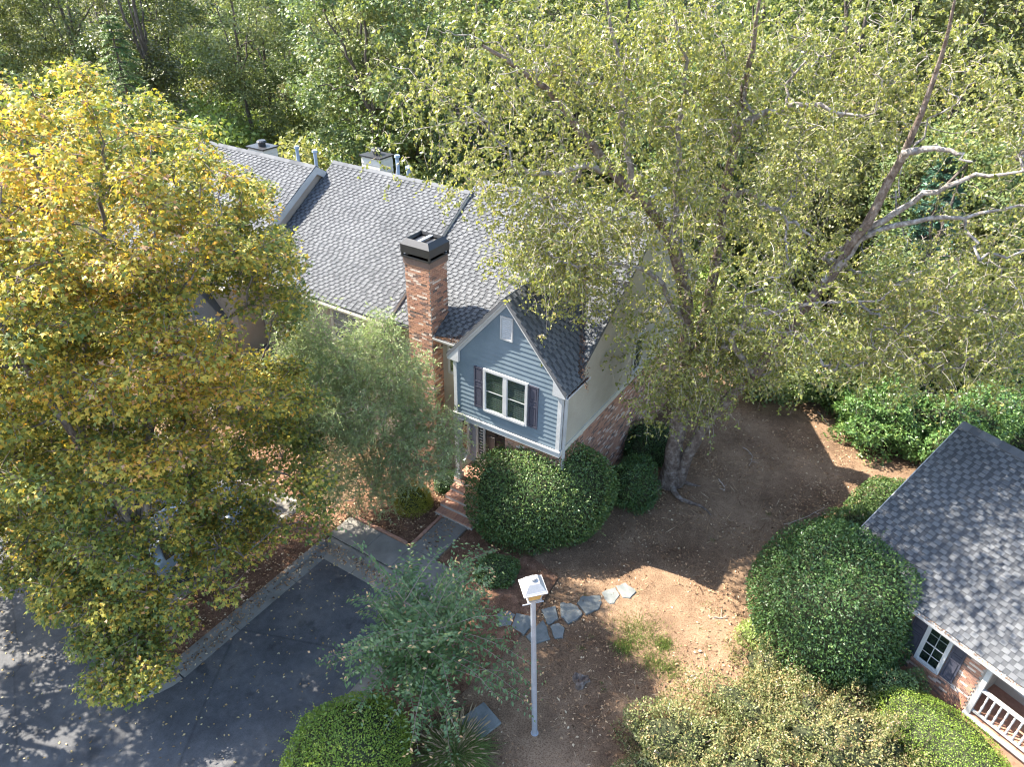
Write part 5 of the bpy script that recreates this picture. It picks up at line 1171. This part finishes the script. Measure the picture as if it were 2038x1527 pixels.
bush('nandina', 'blue-green nandina between the largest holly and the clipped hedge', 'bush', G(1775, 1395), (.75, .55, .8), 5600, L['crepe'], (.05, .09), 13, .18, 1.6, .4, .5, .66)
bush('chartreuse_shrub', 'feathery olive yellow shrub left of the brick steps', 'bush', G(826, 1010), (.75, .6, .75), 7000, L['chart'], (.05, .1), 14, .12, 1.4, .2, .5, .7)
bush('holly_bush', 'little dark shrub tucked between the olive shrub and the porch steps', 'bush', H2W(-.55, .0), (.42, .45, .55), 2600, L['holly'], (.05, .08), 15, .1)
bush('ground_ivy', 'ivy carpet spreading along the cottage roof edge on the dirt', 'ivy', G(1745, 1005), (1.9, .75, .42), 8500, L['camellia'], (.05, .09), 16, .2, 1.8, .6, .2, .55, .75)
bush('ground_ivy', 'ivy tangle between the largest holly and the cottage eave', 'ivy', G(1690, 1055), (1.2, .7, .55), 5600, L['camellia'], (.05, .09), 17, .2, 1.8, .6, .3, .55, .5)
for i, (px_, py_, r, lab, mt) in enumerate([(1745, 880, (1.9, 1.5, 1.6), 'broad glossy laurel at the edge of the sunlit dirt', 'magnolia'), (1880, 905, (2.0, 1.5, 1.9), 'glossy laurel standing behind the top of the cottage roof', 'magnolia'),
        (1640, 800, (1.6, 1.4, 1.8), 'leafy green shrub behind the strip of sunlit bare dirt', 'camellia'), (1760, 770, (2.4, 1.8, 2.6), 'tall laurel thicket shrub up the slope behind the broad glossy laurel', 'magnolia'), (2010, 870, (2.2, 1.6, 2.2), 'glossy laurel at the right picture edge above the cottage ridge', 'magnolia'), (1900, 790, (2.4, 1.8, 3.0), 'tall green shrub behind the laurels near the right picture edge', 'camellia'), (1560, 725, (1.8, 1.3, 1.7), 'green shrub behind the birch at the back of the yard', 'camellia')]):
    bush('laurel_shrub', lab, 'shrub', G(px_, py_), r, 10000, L[mt], (.08, .19), 60+i, .28, 2.0, .45, .5, .62, 0, None, .1, 120)

def ornamental_grass():
    g = np.random.default_rng(51); base = G(905, 1512); t = thing('ornamental_grass', 'big tuft of arching green fountain grass at the bottom edge', 'grass clump', base)
    n = 2600; K = 6; s = np.linspace(0, 1, K); a = g.uniform(0, 2*np.pi, n); el = g.uniform(.35, 1.45, n); ln = g.uniform(.7, 1.45, n)
    d = np.c_[np.cos(a)*np.cos(el), np.sin(a)*np.cos(el), np.sin(el)]
    P = np.c_[g.normal(0, .16, (n, 2)), np.zeros(n)][:, None]+d[:, None]*(ln[:, None]*s)[..., None]; P[..., 2] -= .55*ln[:, None]*s**2.5; P[..., 2] = np.maximum(P[..., 2], .02)
    side = unit(np.cross(d, np.array([0, 0, 1.0])+g.normal(0, .1, (n, 3))))*.008
    w_ = (1-s)**.6
    V = np.stack([P+side[:, None]*w_[None, :, None], P-side[:, None]*w_[None, :, None]], 2)
    b = (np.arange(n)[:, None]*K+np.arange(K-1)[None])*2
    F = np.stack([b, b+1, b+3, b+2], -1).reshape(-1, 4)
    link('blades', fast_mesh('blades', V.reshape(-1, 3), F, np.repeat(np.clip(g.normal(.4, .22, n), 0, 1), K*2)), L['grass'], t)
    m = 130; a = g.uniform(0, 2*np.pi, m); el = g.uniform(.75, 1.4, m); ln = g.uniform(1.2, 1.75, m); d = np.c_[np.cos(a)*np.cos(el), np.sin(a)*np.cos(el), np.sin(el)]
    ss = np.array([0, .5, .8, .84, .92, 1.0]); P = d[:, None]*(ln[:, None]*ss)[..., None]; P[..., 2] -= .2*ln[:, None]*ss**3
    link('plumes', tubes('plumes', P, np.tile(np.array([.003, .003, .003, .016, .014, .002]), (m, 1)), 5), L['plume'], t)
    P0 = P
ornamental_grass()
def tufts(name, base_pts, n, h, seed, mat):
    g = np.random.default_rng(seed); i = g.integers(0, len(base_pts), n); B = np.array([p[:2] for p in base_pts])[i]+g.normal(0, 1, (n, 2))*np.array([p[2] for p in base_pts])[i][:, None]
    P = np.c_[B, np.full(n, .0)]; D = np.c_[g.normal(0, .45, (n, 2)), np.ones(n)]; N = g.normal(size=(n, 3))
    return structure(name, leaf_mesh(name, P, D, N, g.uniform(h*.5, h*1.2, n), np.full(n, .014), g.normal(.45, .25, n), .1), mat)
gp = [(*G(x, y)[:2], r) for x, y, r in ((1250, 1245, .3), (1285, 1255, .3), (1265, 1275, .25), (1240, 1290, .16), (1320, 1285, .16), (1300, 1320, .22), (1335, 1335, .22))]
o = tufts('grass', gp, 5200, .13, 71, L['grass']); o['kind'] = 'stuff'; tag(o, 'ragged patch of green grass in the bare dirt right of the lamp', 'grass')
gw = np.random.default_rng(77); wp = [(*G(gw.uniform(1130, 1480), gw.uniform(1180, 1420))[:2], gw.uniform(.03, .09)) for _ in range(26)]+[(*G(gw.uniform(1380, 1700), gw.uniform(980, 1080))[:2], .05) for _ in range(10)]
o = tufts('weeds', wp, 900, .07, 72, L['grass']); o['kind'] = 'stuff'; tag(o, 'tiny green weeds sprouting here and there in the bare dirt', 'weeds')
sg = tufts('grass', [(*G(742, 1400)[:2], .13)], 260, .28, 73, L['grass']); sg['kind'] = 'stuff'; tag(sg, 'small dark tuft of strappy leaves beside the driveway kerb', 'grass')
sg = tufts('grass', [(*G(480, 925)[:2], .16)], 240, .3, 74, L['grass']); sg['kind'] = 'stuff'; tag(sg, 'spiky green tuft in the mulch left of the feathery tree', 'grass')

# ------------------------------------------------------------------ stump, fallen twigs, litter
def stump():
    g = np.random.default_rng(81); b = G(1155, 1358); m = MB(); n = 14
    an = np.linspace(0, 2*np.pi, n+1)[:-1]; ro = .2*(1+.25*np.sin(an*3+1)+.1*g.normal(size=n)); V = []
    for k, (z_, f) in enumerate(((-.05, 1.25), (.06, 1.0), (.13, .92), (.12, .6), (.05, .35))):
        for a, r_ in zip(an, ro): V.append((math.cos(a)*r_*f, math.sin(a)*r_*f, z_+(.05*g.normal() if k in (2, 3) else 0)))
    F = [(k*n+i, k*n+(i+1) % n, (k+1)*n+(i+1) % n, (k+1)*n+i) for k in range(4) for i in range(n)]+[tuple(range(4*n, 5*n))]
    m.add(V, F); o = m.build('stump', MAT['birch_bark']); o.location = tuple(b); tag(o, 'weathered grey rotten stump in the dirt right of the lamp post', 'stump')
stump()
def sticks(pxs, seed, label):
    g = np.random.default_rng(seed); b = G(*pxs[0])
    pts = [G(*p)-b+np.array([0, 0, .03]) for p in pxs]; q, r = resample(pts, np.linspace(.018, .007, len(pts)), 9, g, .012); paths = [q]; rads = [r]
    for k in (3, 5, 6):
        e = q[k]+np.r_[g.normal(0, .2, 2), .05]; qq, rr_ = resample([q[k], (q[k]+e)/2, e], [.01, .008, .004], 9, g, .008); paths.append(qq); rads.append(rr_)
    o = link('fallen_branch', tubes('fallen_branch', np.array(paths), np.array(rads), 5), MAT['twig_pale']); o.location = tuple(b); tag(o, label, 'branch')
sticks([(1560, 1045), (1595, 1035), (1640, 1012)], 3, 'bare fallen branch lying left of the ivy tangle')
sticks([(1478, 892), (1500, 905), (1490, 930)], 4, 'curved dry branch on the shaded dirt behind the birch')
sticks([(1430, 955), (1445, 975), (1440, 990)], 5, 'short pale stick on the shaded dirt right of the birch roots')
sticks([(1415, 1231), (1432, 1233), (1448, 1231)], 6, 'grey stick on the sunny dirt left of the largest holly')
sticks([(1368, 1350), (1380, 1347), (1392, 1346)], 8, 'short stick on sunny dirt above the pale azalea mound')

def litter(name, label, n, region, seed, mat, size, z=.02, narrow=.6):
    g = np.random.default_rng(seed); P = []
    while len(P) < n:
        for p in region(g, n):
            P.append(p)
            if len(P) >= n: break
    P = np.array(P)[:n]; P[:, 2] += z*g.random(n)+.012
    D = np.c_[g.normal(size=(n, 2)), g.normal(0, .25, n)]; N = np.array([0, 0, 1.0])+g.normal(0, .45, (n, 3)); Ls = g.uniform(*size, n)
    o = structure(name, leaf_mesh(name, P, D, N, Ls, Ls*narrow*g.uniform(.7, 1.2, n), np.clip(g.normal(.5, .3, n), 0, 1), .2), mat); o['kind'] = 'stuff'; tag(o, label, 'leaves'); return o
def yard(g, n):
    for _ in range(n):
        x, y = g.uniform(-6, 20), g.uniform(9, 32); h = W2H((x, y, 0))
        if in_drive(h[0], h[1]) or (h[1] > 0 and h[0] < 4.0) or (-2.5 < h[0] < 2.6 and h[1] < -3 and h[1] > -4.9): continue
        if math.sin(x*1.3+2*math.sin(y*.8))+math.sin(y*1.7+1.5*math.sin(x*.9)) < g.uniform(-2.2, 1.6): continue
        yield (x, y, .0)
litter('fallen_leaves', 'brown leaves scattered thinly over the dirt yard', 15000, yard, 5, L['litter'], (.05, .12))
litter('pine_straw', 'pale dry straw bits strewn over the dirt yard', 22000, yard, 6, L['litter'], (.07, .18), .02, .10)
def bed(g, n):
    for _ in range(n):
        u, v = g.uniform(-9, 1), g.uniform(-11, 1)
        if in_drive(u, v) or (-2.5 < u and -4.3 < v < -3): continue
        yield (*H2W(u, v)[:2], .03)
litter('fallen_leaves', 'fallen leaves on the red mulch in front of the townhouses', 7000, bed, 7, L['litter'], (.05, .11))
def drv(g, n):
    for _ in range(n):
        u, v = g.uniform(-14, 2.3), g.uniform(-18, -4.4)
        if not in_drive(u, v): continue
        yield (*H2W(u, v)[:2], DZ)
litter('fallen_leaves', 'yellow maple leaves dotted over the dark driveway', 1700, drv, 8, L['litter_y'], (.05, .10))

def kerbside(g, n):
    for _ in range(n):
        k = g.random()
        if k < .5: u, v = -2.25+abs(g.normal(0, .16)), g.uniform(-10.4, -4.6)
        elif k < .75: u, v = g.uniform(-2.2, 2.4), -4.38-abs(g.normal(0, .18))
        else: a = g.uniform(0, math.pi); r_ = 1.06+abs(g.normal(0, .18)); u, v = -3.3+r_*math.cos(a), -10.2-r_*math.sin(a)
        yield (*H2W(u, v)[:2], DZ+.03)
litter('fallen_leaves', 'brown leaves gathered in the gutter along the parking kerb', 650, kerbside, 12, L['litter'], (.05, .10))
def shade(g, n):
    for _ in range(n):
        x, y = g.normal(8.5, 2.2), g.normal(19.5, 2.2); h = W2H((x, y, 0))
        if h[1] > 0 and h[0] < 4.1: continue
        yield (x, y, .0)
litter('dry_twigs', 'thin dry twigs dropped on the shaded dirt under the birch', 700, shade, 13, L['litter'], (.2, .6), .03, .03)
# ------------------------------------------------------------------ the wood behind
def forest_variant(seed, h, w_, n_leaf, lsz, trunk_r=.2, low=.35):
    g = np.random.default_rng(seed)
    lean = g.normal(0, .5, 2)
    st = [resample([(0, 0, -.3), (lean[0]*.2, lean[1]*.2, h*.3), (lean[0]*.7, lean[1]*.7, h*.65), (lean[0], lean[1], h*.95)], [trunk_r, trunk_r*.8, trunk_r*.45, .03], 18, g, .06)]
    for k in range(3):
        a = g.uniform(0, 6.28); z0 = h*g.uniform(.3, .5); e = np.array([math.cos(a)*w_*.6, math.sin(a)*w_*.6, h*g.uniform(.65, .85)])
        s_ = np.array([lean[0]*.4, lean[1]*.4, z0]); st.append(resample([s_, s_*.5+e*.5+np.array([0, 0, .6]), e], [trunk_r*.5, trunk_r*.35, .03], 12, g, .05))
    C = np.concatenate([ellipsoid_points(g, (lean[0], lean[1], h*.68), (w_, w_, h*.33), 150, .2), ellipsoid_points(g, (lean[0]*.5, lean[1]*.5, h*low), (w_*.8, w_*.8, h*.22), 34, .1)])
    C = C[(blob_noise(C, g, .7) > -.28)]
    paths, rad = skeleton(st, C, g, .08, 4, .25, .014, .14)
    per = n_leaf//len(C); n = per*len(C); cc = np.repeat(C, per, 0); off = unit(g.normal(size=(n, 3)))*(g.random((n, 1))**.5)*np.array([.95, .95, .55])
    pos = cc+off; D = off+g.normal(0, .5, (n, 3)); D[:, 2] -= .3; N = np.array([0, 0, 1.0])+off*.8+g.normal(0, .45, (n, 3)); Ls = g.uniform(*lsz, n)
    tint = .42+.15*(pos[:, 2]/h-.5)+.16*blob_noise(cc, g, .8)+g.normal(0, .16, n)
    tr = [tubes('trunk', q[None], r[None], 8) for q, r in st[:1]][0]
    return [('trunk', tr, MAT['oak_bark']), ('limbs', tubes('limbs', np.array([q for q, r in st[1:]]), np.array([r for q, r in st[1:]]), 6), MAT['oak_bark']), ('branches', tubes('branches', paths, rad, 4), MAT['oak_bark']),
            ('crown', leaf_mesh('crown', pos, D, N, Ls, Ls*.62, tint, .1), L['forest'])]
poly_sheet('forest_floor', [(-400, 14.2), (10, 14.6), (14, 14.5), (19, 11), (40, 9), (300, 20), (300, 420), (-400, 420)], 0.06, MAT['floor'])
poly_sheet('forest_floor', [(-60, 14.15), (-60, -3.3), (-17.4, -3.3), (-17.4, 14.15)], 0.055, MAT['floor'])
VAR = [forest_variant(200, 18, 3.8, 15000, (.16, .28)), forest_variant(201, 16, 4.4, 16000, (.16, .28)), forest_variant(202, 20, 3.4, 14000, (.16, .28), .24, .4), forest_variant(203, 14, 3.2, 11000, (.16, .26), .15, .4), forest_variant(204, 17, 4.8, 17000, (.18, .3), .26)]
def place(parts, name, label, cat, loc, rz, sc, group):
    t = thing(name, label, cat, loc, rz, group); t.scale = (sc, sc, sc*1.0)
    for nm, me, mat in parts: link(nm, me, mat, t, 'stuff' if nm in ('branches', 'limbs') else None)
    return t
g = np.random.default_rng(99)
def zone(px_, py_, near):
    xx = float(seen((px_, py_, 6.0))[0]); dd = math.hypot(px_, py_)
    z = ('above the yellow maple' if xx < 380 else 'behind the far townhouse' if xx < 640 else 'behind the middle townhouse' if xx < 930 else 'behind the end townhouse' if xx < 1300 else 'behind the river birch' if xx < 1720 else 'beyond the laurels at the right')
    return z, ('in front rows ' if dd < 52 else 'in mid wood ' if dd < 76 else 'deep in the wood ')+z
rows = [(38, 5.2), (43, 5.2), (49, 5.4), (57, 6.2), (66, 7), (79, 8), (92, 9), (108, 10), (128, 12)]
for yy, dx in rows:
    hw = yy*.78+6; x = -hw
    while x < hw:
        px_ = x+g.uniform(-1.8, 1.8); py_ = yy+g.uniform(-2.5, 2.5); h = W2H((px_, py_, 0)); x += dx
        if h[1] < 15.5 and h[0] < 7: continue
        k = int(g.integers(0, 5)); zn, zd = zone(px_, py_, yy < 50); place(VAR[k], 'woodland_tree', 'tall leafy green tree '+zd, 'tree', (px_, py_, 0), g.uniform(0, 6.28), g.uniform(.82, 1.15), zd)
# nearer trees up the slope on the right
for i, (x, y, k, s, lab) in enumerate([(17, 29, 1, .72, 'mid-sized green tree behind the laurels at the right'), (23, 31, 4, .8, 'broad green tree at the right picture edge behind the laurels'), (13.5, 32.5, 3, .8, 'slim green tree beyond the back corner of the end townhouse'), (20, 35, 0, .8, 'tall tree seen through the right half of the birch crown'), (27, 36.5, 2, .85, 'tall dark tree beyond the right picture edge'), (9.0, 36, 3, .75, 'small bright tree directly behind the end townhouse roof')]):
    place(VAR[k], 'woodland_tree', lab, 'tree', (x, y, 0), g.uniform(0, 6.28), s, None)
def conifer(seed, h, w_, mat, name, label, loc, droop=.25, cat='tree', group=None, n_whorl=26, per=9, dens=70, nl=(.14, .26)):
    g = np.random.default_rng(seed); br = []; K = 5; s = np.linspace(0, 1, K)
    for i in range(n_whorl):
        z0 = h*(.12+.86*i/n_whorl); ln = w_*(1-(i/n_whorl)**1.3)*g.uniform(.8, 1.1)+.25
        for k in range(per):
            a = g.uniform(0, 6.28); l2 = ln*g.uniform(.7, 1.1); p = np.stack([math.cos(a)*l2*s, math.sin(a)*l2*s, z0+.12*l2*s-droop*l2*s**2*1.4], 1); br.append(p)
    P = np.array(br); n = len(P); m = n*dens; ti = np.repeat(np.arange(n), dens); f = g.uniform(.15, 1, m)*(K-1); i0 = np.minimum(f.astype(int), K-2); fr = (f-i0)[:, None]
    pos = P[ti, i0]*(1-fr)+P[ti, i0+1]*fr; T = unit(P[:, -1]-P[:, 0])[ti]; side = unit(np.cross(T, [0, 0, 1.0]))*np.where(g.random(m) < .5, 1, -1)[:, None]
    pos = pos+side*(g.random((m, 1))*.38); D = side*.7+T*.8+g.normal(0, .35, (m, 3)); D[:, 2] -= .15; N = np.array([0, 0, 1.0])+g.normal(0, .4, (m, 3)); Ls = g.uniform(*nl, m)
    tr, r_ = resample([(0, 0, -.3), (0, 0, h*.5), (0, 0, h)], [h*.013, h*.008, .02], 12, g, .02)
    t = thing(name, label, cat, loc, 0, group)
    link('trunk', tubes('trunk', tr[None], r_[None], 8), MAT['oak_bark'], t); link('branches', tubes('branches', P, np.tile(.03*(1-.8*s), (n, 1)), 4), MAT['oak_bark'], t, 'stuff')
    link('crown', leaf_mesh('crown', pos, D, N, Ls, Ls*.3, .5+.2*blob_noise(pos, g, .9)+g.normal(0, .18, m), .08), mat, t); return t
conifer(301, 17, 4.2, L['cedar'], 'hemlock_tree', 'tall hemlock with layered drooping sprays at the upper left corner', (-30.5, 43, 0), .35)
conifer(302, 13, 3.2, L['cedar'], 'hemlock_tree', 'smaller hemlock right of the tall one at the upper left', (-25, 49, 0), .35)
conifer(303, 10.5, 2.8, L['pine'], 'pine_tree', 'blue-green pine seen between the birch limbs at the right', (17.6, 30.0, 0), .1)
conifer(304, 7.0, 2.2, L['pine'], 'pine_tree', 'smaller blue-green pine in the wood behind the middle townhouse roof', (-4.5, 47, 0), .1)
# understorey shrubs at the edge of the wood
def under_variant(seed, mat):
    g = np.random.default_rng(seed); C = ellipsoid_points(g, (0, 0, 1.5), (1.9, 1.9, 1.5), 60, .1); per = 70; n = len(C)*per; cc = np.repeat(C, per, 0)
    pos = cc+unit(g.normal(size=(n, 3)))*(g.random((n, 1))**.5)*.6; pos[:, 2] = np.abs(pos[:, 2]); D = g.normal(size=(n, 3)); N = np.array([0, 0, 1.0])+g.normal(0, .6, (n, 3)); Ls = g.uniform(.14, .24, n)
    return [('foliage', leaf_mesh('foliage', pos, D, N, Ls, Ls*.6, .55+.2*blob_noise(cc, g, .9)+g.normal(0, .2, n), .1), mat)]
UV = [under_variant(401, L['forest']), under_variant(402, L['azalea_bright']), under_variant(403, L['forest'])]
for yy, dx in ((36.5, 2.6), (40, 2.8), (44, 3), (48.5, 3.4), (54, 4), (61, 4.5), (69, 5), (78, 5.5), (88, 6.5), (100, 8)):
    hw = yy*.75+4; x = -hw
    while x < hw:
        px_ = x+g.uniform(-1.2, 1.2); py_ = yy+g.uniform(-2, 2); h = W2H((px_, py_, 0)); x += dx
        if h[1] < 13.5 and h[0] < 6.5: continue
        k = int(g.choice([0, 1, 2], p=[.38, .24, .38])); zn, zd = zone(px_, py_, 0); place(UV[k], 'undergrowth_shrub', 'leafy shrub growing under the woodland trees '+zn, 'shrub', (px_, py_, 0), g.uniform(0, 6.28), g.uniform(.9, 2.1), 'undergrowth '+zn)
for i, (x, y, s, lab) in enumerate([(9.5, 33, 1.3, 'bright yellow-green shrub behind the right end of the townhouse ridge'), (12.5, 30, 1.1, 'bright shrub behind the birch near the rear chimney'), (6.5, 37, 1.3, 'bright shrub beyond the townhouse back wall')]):
    place(UV[1], 'undergrowth_shrub', lab, 'shrub', (x, y, 0), i*1.3, s, None)
for i, (x, y, s, lab) in enumerate([(15.5, 27.5, 1.2, 'green thicket shrub below the blue-green pine'), (21, 28, 1.35, 'green thicket shrub behind the right hand laurel'), (25, 27, 1.3, 'thicket shrub past the right end of the laurels'), (18.5, 31.5, 1.4, 'thicket shrub up the slope behind the pine'), (11.5, 27, .9, 'thicket shrub at the back end of the bare yard')]):
    place(UV[0], 'undergrowth_shrub', lab, 'shrub', (x, y, 0), i*1.3, s, None)
